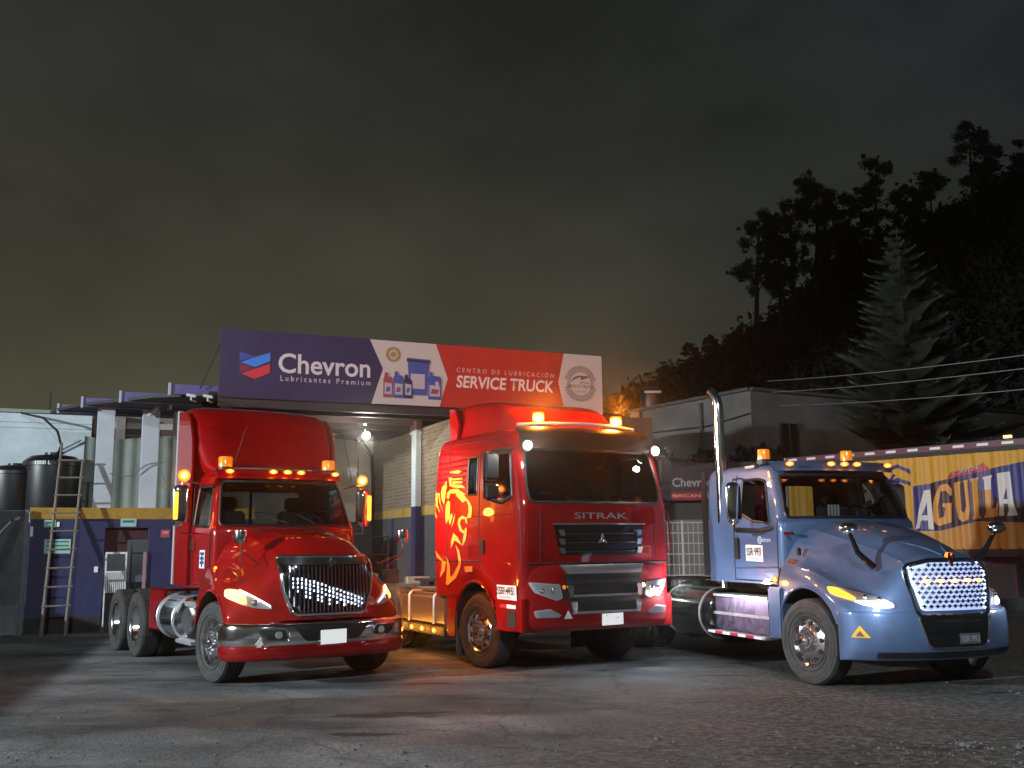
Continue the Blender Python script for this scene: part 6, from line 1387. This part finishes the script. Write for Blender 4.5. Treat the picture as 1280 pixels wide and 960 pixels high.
art('letter_print', [(1.90, 2.0), (2.17, 2.90), (2.32, 2.92), (2.34, 1.98), (2.22, 2.0), (2.22, 2.20), (2.07, 2.20), (2.02, 2.02)], CWH, .016); art('letter_counter', [(2.09, 2.32), (2.22, 2.62), (2.22, 2.32)], NB, .019)
art('letter_print', [(2.86, 2.92), (2.73, 3.04), (2.57, 2.99), (2.37, 2.6), (2.33, 2.18), (2.5, 2.06), (2.78, 2.14), (2.83, 2.59), (2.62, 2.58), (2.62, 2.50), (2.68, 2.48), (2.64, 2.28), (2.51, 2.23), (2.50, 2.51), (2.60, 2.86), (2.72, 2.87), (2.80, 2.74), (2.86, 2.78)], OR, .016)
art('letter_print', [(2.93, 3.04), (3.10, 3.07), (3.07, 3.0), (3.06, 2.40), (3.11, 2.34), (3.16, 2.5), (3.15, 3.02), (3.13, 3.08), (3.25, 3.10), (3.23, 3.02), (3.24, 2.42), (3.18, 2.20), (3.08, 2.14), (2.97, 2.22), (2.93, 2.5)], OR, .016)
art('letter_print', [(3.29, 3.11), (3.52, 3.14), (3.48, 3.05), (3.46, 2.30), (3.50, 2.22), (3.28, 2.19), (3.32, 2.28), (3.33, 3.03)], OR, .018)
art('letter_print', [(3.58, 3.14), (3.81, 3.18), (3.76, 3.08), (3.72, 2.42), (3.84, 2.44), (3.90, 2.58), (3.88, 2.25), (3.55, 2.22), (3.60, 2.32), (3.62, 3.05)], OR, .016); art('letter_top_print', [(3.585, 3.13), (3.81, 3.17), (3.76, 3.08), (3.745, 2.85), (3.61, 2.85), (3.62, 3.05)], CWH, .019)
art('letter_print', [(3.93, 3.20), (4.20, 3.23), (4.22, 2.55), (4.30, 2.26), (4.08, 2.25), (4.12, 2.38), (4.11, 2.52), (4.03, 2.52), (4.02, 2.26), (3.90, 2.26), (3.93, 2.5)], CWH, .016); art('letter_counter', [(4.03, 2.62), (4.11, 2.88), (4.11, 2.62)], NB, .019)
art('wing_print', [(1.12, 3.47), (1.56, 3.56), (1.88, 3.41), (1.87, 3.30), (1.58, 3.47), (1.22, 3.40)], NB, .010); art('wing_print', [(1.0, 3.08), (1.54, 3.24), (1.86, 3.12), (1.85, 3.03), (1.61, 3.12), (1.30, 2.75), (1.2, 2.60), (1.28, 2.88)], NB, .010); art('wing_print', [(1.26, 3.20), (1.45, 3.34), (1.50, 3.30), (1.34, 3.16)], NB, .010)
art('wing_print', [(.9, 3.3), (1.18, 3.36), (1.16, 2.8), (1.0, 2.5), (.85, 2.7)], CWH, .008); art('wing_print', [(.95, 3.0), (1.10, 3.15), (1.12, 2.95), (1.0, 2.88)], NB, .013)
art('wing_print', [(.0, 3.5), (.5, 3.55), (.75, 3.3), (.4, 3.1), (.1, 3.2)], NB, .008)
box('top_rail', S0, S1, -.10, .05, 3.80, 3.94, mat('maroon rail', (.12, .03, .045), .5), tr, .008); box('curtain_track', S0, S1, -.06, .04, 3.70, 3.80, mat('dark track', (.02, .012, .012), .6), tr)
for k in range(19): box('reflective_strip', S0+.1+.56*k, S0+.36+.56*k, .05, .056, 3.84, 3.90, mat('white reflective', (.75, .75, .78), .35), tr)
box('roof', S0, S1, -2.5, -.10, 3.86, 3.92, mat('trailer roof', (.3, .3, .3), .6), tr); box('far_side', S0, S1, -2.52, -2.5, 1.5, 3.86, mat('trailer roof'), tr); box('deck', S0, S1, -2.5, .03, 1.36, 1.53, mat('trailer frame red', (.07, .02, .018), .6, var=.3), tr)
box('end_wall', S0-.05, S0, -2.5, .03, 1.36, 3.94, mat('trailer roof'), tr); box('chassis_beam', S0, S1, -1.5, -1.4, .95, 1.36, mat('trailer frame red'), tr); box('chassis_beam', S0, S1, -.9, -.8, .95, 1.36, mat('trailer frame red'), tr)
for k in range(9): box('curtain_buckle', 2.6+.42*k, 2.63+.42*k, .03, .045, 1.30, 1.56, mat('dark track'), tr)
bxg = box('side_locker', 3.3, 4.15, -.5, .0, .45, 1.15, mat('dark locker', (.05, .04, .035), .6), tr, .01); box('locker_edge', 4.10, 4.16, -.1, .02, .45, 1.18, mat('maroon rail'), bxg); box('locker_edge', 3.3, 4.16, -.1, .02, 1.15, 1.20, mat('maroon rail'), bxg)
lml = box('roof_lamp', 4.15, 4.32, .0, .06, 3.97, 4.03, LWARM, tr)
for s_ in (5.2, 6.5): wheel_ = wheel(tr, s_, .0, 'rear'); wheel_.matrix_local = Matrix.Translation((s_, -.25, .515)) @ Matrix.Rotation(math.pi, 4, 'Z')
for s_ in (.4,): box('landing_leg', s_, s_+.12, -.5, -.38, 0, 1.0, FRAME, tr)
box('side_skirt', -1.4, 3.2, -.06, -.03, .35, 1.1, mat('dark skirt', (.04, .012, .01), .6), tr)

# ---- vegetation
LEAFD = mat('dark foliage', (.050, .052, .040), .9, var=.4, vscale=.6, spec=.1); LEAFP = mat('pine foliage', (.125, .150, .108), .8, var=.5, vscale=1.6, spec=.15); BARK = mat('bark', (.06, .05, .045), .9, var=.4)
# Norfolk pine: tiers of upswept fronds
def norfolk():
    o = empty('norfolk_pine', 'tall tiered Norfolk pine in front of the warehouse', 'tree', (13.4, 33.5, 0)); H_ = 12.4
    tubo('trunk', [(0, 0, 0), (.03, 0, 4), (-.02, .02, 8), (0, 0, H_+.1)], [.22, .16, .09, .015], BARK, o, seg=10)
    V_ = []; Fq = []; n0 = 0; r = np.random.default_rng(3)
    tiers = 27
    for i in range(tiers):
        t_ = i/(tiers-1); z = 5.1+(H_-5.25)*t_**.95+r.normal()*.05*(1-t_)
        ln = .22+2.1*(1-t_)**.85*(1+.10*math.sin(i*2.9)); nb_ = 9 if t_ < .75 else 7
        for k in range(nb_):
            a = 2*math.pi*k/nb_+i*.9+r.normal()*.15; L_ = ln*max(.45, 1+r.normal()*.17); tilt = r.normal()*.06
            if r.random() < .08: continue
            dirv = np.array([math.cos(a), math.sin(a), 0]); side = np.array([-dirv[1], dirv[0], 0])
            m = int(14+18*L_/2)
            for j in range(m):      # nearly level branch, tip upturned, a flat fan of sprays to both sides
                q = j/(m-1); c = dirv*L_*q+np.array([0, 0, z+L_*(-.06*math.sin(q*math.pi)+.10*q**3+tilt*q)])
                wd = L_*.34*(math.sin(math.pi*(.18+q*.82))**.8)+.05
                for sgn in (-1, 1):
                    tip = c+side*sgn*wd+dirv*L_*.16+np.array([0, 0, .07*L_+.05*r.random()])
                    base2 = c+dirv*(.05+.035*L_); mid = (c+tip)/2+np.array([0, 0, -.02])
                    V_ += [c, base2, tip+dirv*.015, mid]; Fq.append([n0, n0+1, n0+2, n0+3]); n0 += 4
    for z, L_ in ((4.1, 2.9), (3.55, 3.1), (4.75, 2.6)):      # heavy drooping lowest whorls
        for k in range(7):
            a = 2*math.pi*k/7+z; dirv = np.array([math.cos(a), math.sin(a), 0]); side = np.array([-dirv[1], dirv[0], 0])
            for j in range(70):
                q = j/69; c = dirv*L_*q+np.array([0, 0, z-.25*math.sin(q*2.4)+.25*q*q])
                for e_ in range(3):
                    tip = c+side*r.normal()*.30+dirv*.12*r.normal()+np.array([0, 0, .10+.1*r.random()])
                    V_ += [c, c+dirv*.07, tip, (c+tip)/2-dirv*.05]; Fq.append([n0, n0+1, n0+2, n0+3]); n0 += 4
    link('crown', np_mesh('crown', V_, np.array(Fq)), LEAFP, o)
norfolk()
def clump_mesh(centers, dens, size, seed=1):
    r = np.random.default_rng(seed); P = []
    for c, rad in centers:
        n_ = max(6, int(dens*rad[0]*rad[1])); d = r.normal(size=(n_, 3)); d /= np.linalg.norm(d, axis=1)[:, None]
        rr = (r.random(n_)**.45)[:, None]; P.append(np.array(c)+d*rr*np.array([rad[0], rad[0], rad[1]])*(1+.25*np.sin(d[:, :1]*7+d[:, 2:]*5)))
    P = np.concatenate(P); return scatter_cards(P, size, r=r)
def eucalyptus(x, y, z0, h, sprd, label, seed, lean=0, low=.45):
    o = empty('eucalyptus', label, 'tree', (x, y, z0-1.0), group='eucalyptus trees on the hill'); r = np.random.default_rng(seed); h += 1
    top = Vector((lean, 0, h*.93)); tubo('trunk', [(0, 0, 0), (lean*.3, 0, h*.35), (lean*.6, .1, h*.65), top], [.024*h, .017*h, .011*h, .004*h], BARK, o, seg=7)
    cs = []; bm = bmesh.new()
    for k in range(19):
        t_ = low+(1-low)*k/18; a = r.uniform(0, 6.28); rad = sprd*(.45+.55*math.sin(math.pi*(t_-low)/(1-low)*.85+.4))*r.uniform(.55, 1)
        c = np.array([lean*t_+math.cos(a)*rad, math.sin(a)*rad, h*t_]); cs.append((c, (sprd*r.uniform(.20, .46), sprd*r.uniform(.16, .36))))
        for q_ in range(4): cs.append((c+r.normal(size=3)*sprd*np.array([.24, .24, .17]), (sprd*r.uniform(.07, .16), sprd*r.uniform(.06, .14))))
        tube(bm, [(lean*t_, 0, h*(t_-.08)), (lean*t_+(c[0]-lean*t_)*.5, c[1]*.5, h*t_-.02*h), tuple(c)], [.006*h, .004*h, .002*h], 5)
    from_bm('limb', bm, BARK, o, kind='stuff')
    q, f = clump_mesh(cs, 1000/max(.3, sprd*.32)**1.2, .10, seed); link('crown', np_mesh('crown', q, f), LEAFD, o)
for i, (x, z0, h, sp_, lean, low) in enumerate(((24.6, 21.4, 13.3, 2.3, .9, .48), (27.2, 22.9, 10.4, 1.9, .3, .4), (28.6, 23.6, 12.6, 2.4, .2, .4), (31.0, 25.5, 13.0, 2.7, .8, .30), (33.4, 26.5, 11.0, 2.6, -.3, .28), (37.4, 30.5, 10.2, 2.0, .5, .35), (36.0, 30.0, 6.5, 1.9, 0, .3), (43.3, 33.2, 6.0, 1.8, .1, .25), (47.6, 35.2, 9.2, 2.0, .4, .35), (50.2, 35.5, 5.8, 1.7, 0, .2), (53.5, 36.5, 6.0, 1.9, .2, .2), (41, 32.2, 5.4, 1.6, 0, .2), (18.0, 17.8, 3.6, .9, 0, .35), (20.2, 18.8, 3.3, 1.0, 0, .3), (15.6, 16.6, 2.4, .9, 0, .3), (22.6, 20.0, 3.0, 1.0, 0, .25))):
    lbs = ['tall leaning eucalyptus at the left of the hilltop group', 'eucalyptus just right of the tall leaning one', 'dense eucalyptus third from the left on the slope', 'tallest broad eucalyptus on the mid slope', 'wide dark eucalyptus right of the tallest broad one', 'slim high eucalyptus left above the tall conifer', 'short bushy eucalyptus below the slim one', 'small pointed eucalyptus on the upper ridge', 'tall thin eucalyptus standing above the upper ridge', 'low round eucalyptus right of the tall thin one', 'low eucalyptus near the right end of the ridge', 'low eucalyptus over the tip of the conifer', 'small tree on the lower ridge above the warehouse', 'second small tree on the lower ridge', 'leftmost small tree at the foot of the ridge', 'third small tree on the lower ridge below the tall group']
    eucalyptus(x, 99, z0, h, sp_, lbs[i], 20+i, lean, low)
# hill terrain
ridge = [(-60, 2), (0, 6), (8, 13), (12.4, 15.8), (18.7, 18.6), (24.2, 20.5), (28.8, 23.0), (33.5, 26.5), (38.4, 31.5), (43.2, 34.8), (47.8, 36.0), (51.6, 37.6), (59.2, 41.5), (75, 47), (110, 55), (200, 60)]
def rz(x):
    for (a, za), (b_, zb) in zip(ridge[:-1], ridge[1:]):
        if a <= x <= b_: return za+(zb-za)*(x-a)/(b_-a)
    return ridge[-1][1] if x > 0 else ridge[0][1]
G = []
for y in list(np.linspace(48, 115, 34))+[135, 155]:
    row = []
    for x in np.linspace(-60, 190, 120):
        f = min(1, max(0, (y-48)/62)); f = f**.9; xx = x*(110/max(y, 60)) if y < 110 else x
        row.append((x, y, rz(xx)*f+mn.noise(Vector((x*.08, y*.08, 0)))*2.0*f-.3))
    G.append(row)
hl_ = from_bm('hill', grid_bm(np.array(G)), mat('hill undergrowth', (.022, .024, .018), .95, var=.4, vscale=.3), smooth=180, kind='structure')
hb_ = bvh_of((lambda b_: (b_.from_mesh(hl_.data), b_)[1])(bmesh.new()))
cs = []; r = np.random.default_rng(5)
for k in range(1500):
    y = r.uniform(52, 112) if k > 500 else r.uniform(97, 110); x = r.uniform(6, 80)*(y/105)
    h = hb_.ray_cast(Vector((x, y, 200)), Vector((0, 0, -1)))
    if h[0] is None: continue
    s = r.uniform(.8, 2.0); cs.append(((x, y, h[0].z+s*.7), (s*.8, s*r.uniform(1.0, 1.9))))
q, f = clump_mesh(cs, 60, .34, 8); link('forest', np_mesh('forest', q, f), LEAFD, None, kind='stuff')
# bushes before the warehouse, and a thin conifer
for i, (x, y, rr, hh, lab) in enumerate(((5.2, 28.9, 1.0, 2.6, 'dark shrubby tree above the shop banner'), (6.6, 29.2, 1.1, 2.8, 'dark shrubby tree behind the chrome exhaust stack'), (4.0, 29.3, .7, 2.2, 'dark bush right of the second truck cab'), (9.2, 28.5, 1.1, 1.6, 'low bush under the warehouse window'), (11.6, 30.0, 1.4, 1.3, 'low bush at the foot of the tall conifer'))):
    o = empty('bush', lab, 'bush', (x, y, 0), group='bushes before the warehouse'); cs = []; r = np.random.default_rng(40+i)
    for k in range(12): cs.append(((r.uniform(-rr, rr), r.uniform(-rr, rr)*.5, hh*r.uniform(.25, 1.0)+1.6), (rr*.45, rr*.40)))
    q, f = clump_mesh(cs, 900, .13, 60+i); link('foliage', np_mesh('foliage', q, f), LEAFD, o); tubo('stem', [(0, 0, 0), (.1, 0, hh*.6), (0, 0, hh+1.2)], [.09, .07, .02], BARK, o, seg=6)
o = empty('conifer', 'thin dark conifer just right of the billboard end', 'tree', (5.0, 46, 0)); tubo('trunk', [(0, 0, 0), (0, 0, 8.2)], [.16, .02], BARK, o, seg=6)
q, f = clump_mesh([((0, 0, 5.0+.3*k), (.70*(1-k/13)+.10, .22)) for k in range(12)], 1300, .10, 77); link('crown', np_mesh('crown', q, f), mat('deep foliage', (.014, .015, .012), .95, spec=.05), o)

# ---- thin haze volume added to give the lamps halos
hz = bmesh.new(); bx(hz, -120, 200, -60, 160, -1.5, 72)
hm_ = bpy.data.materials.new('halo haze'); hm_.use_nodes = True; ht = hm_.node_tree; ht.nodes.clear()
ho = ht.nodes.new('ShaderNodeOutputMaterial'); hv = ht.nodes.new('ShaderNodeVolumePrincipled'); hv.inputs['Color'].default_value = (.9, .9, .9, 1); hv.inputs['Density'].default_value = .0015; hv.inputs['Anisotropy'].default_value = .945
ht.links.new(hv.outputs[0], ho.inputs['Volume'])
from_bm('halo_haze', hz, hm_, None, kind='stuff')
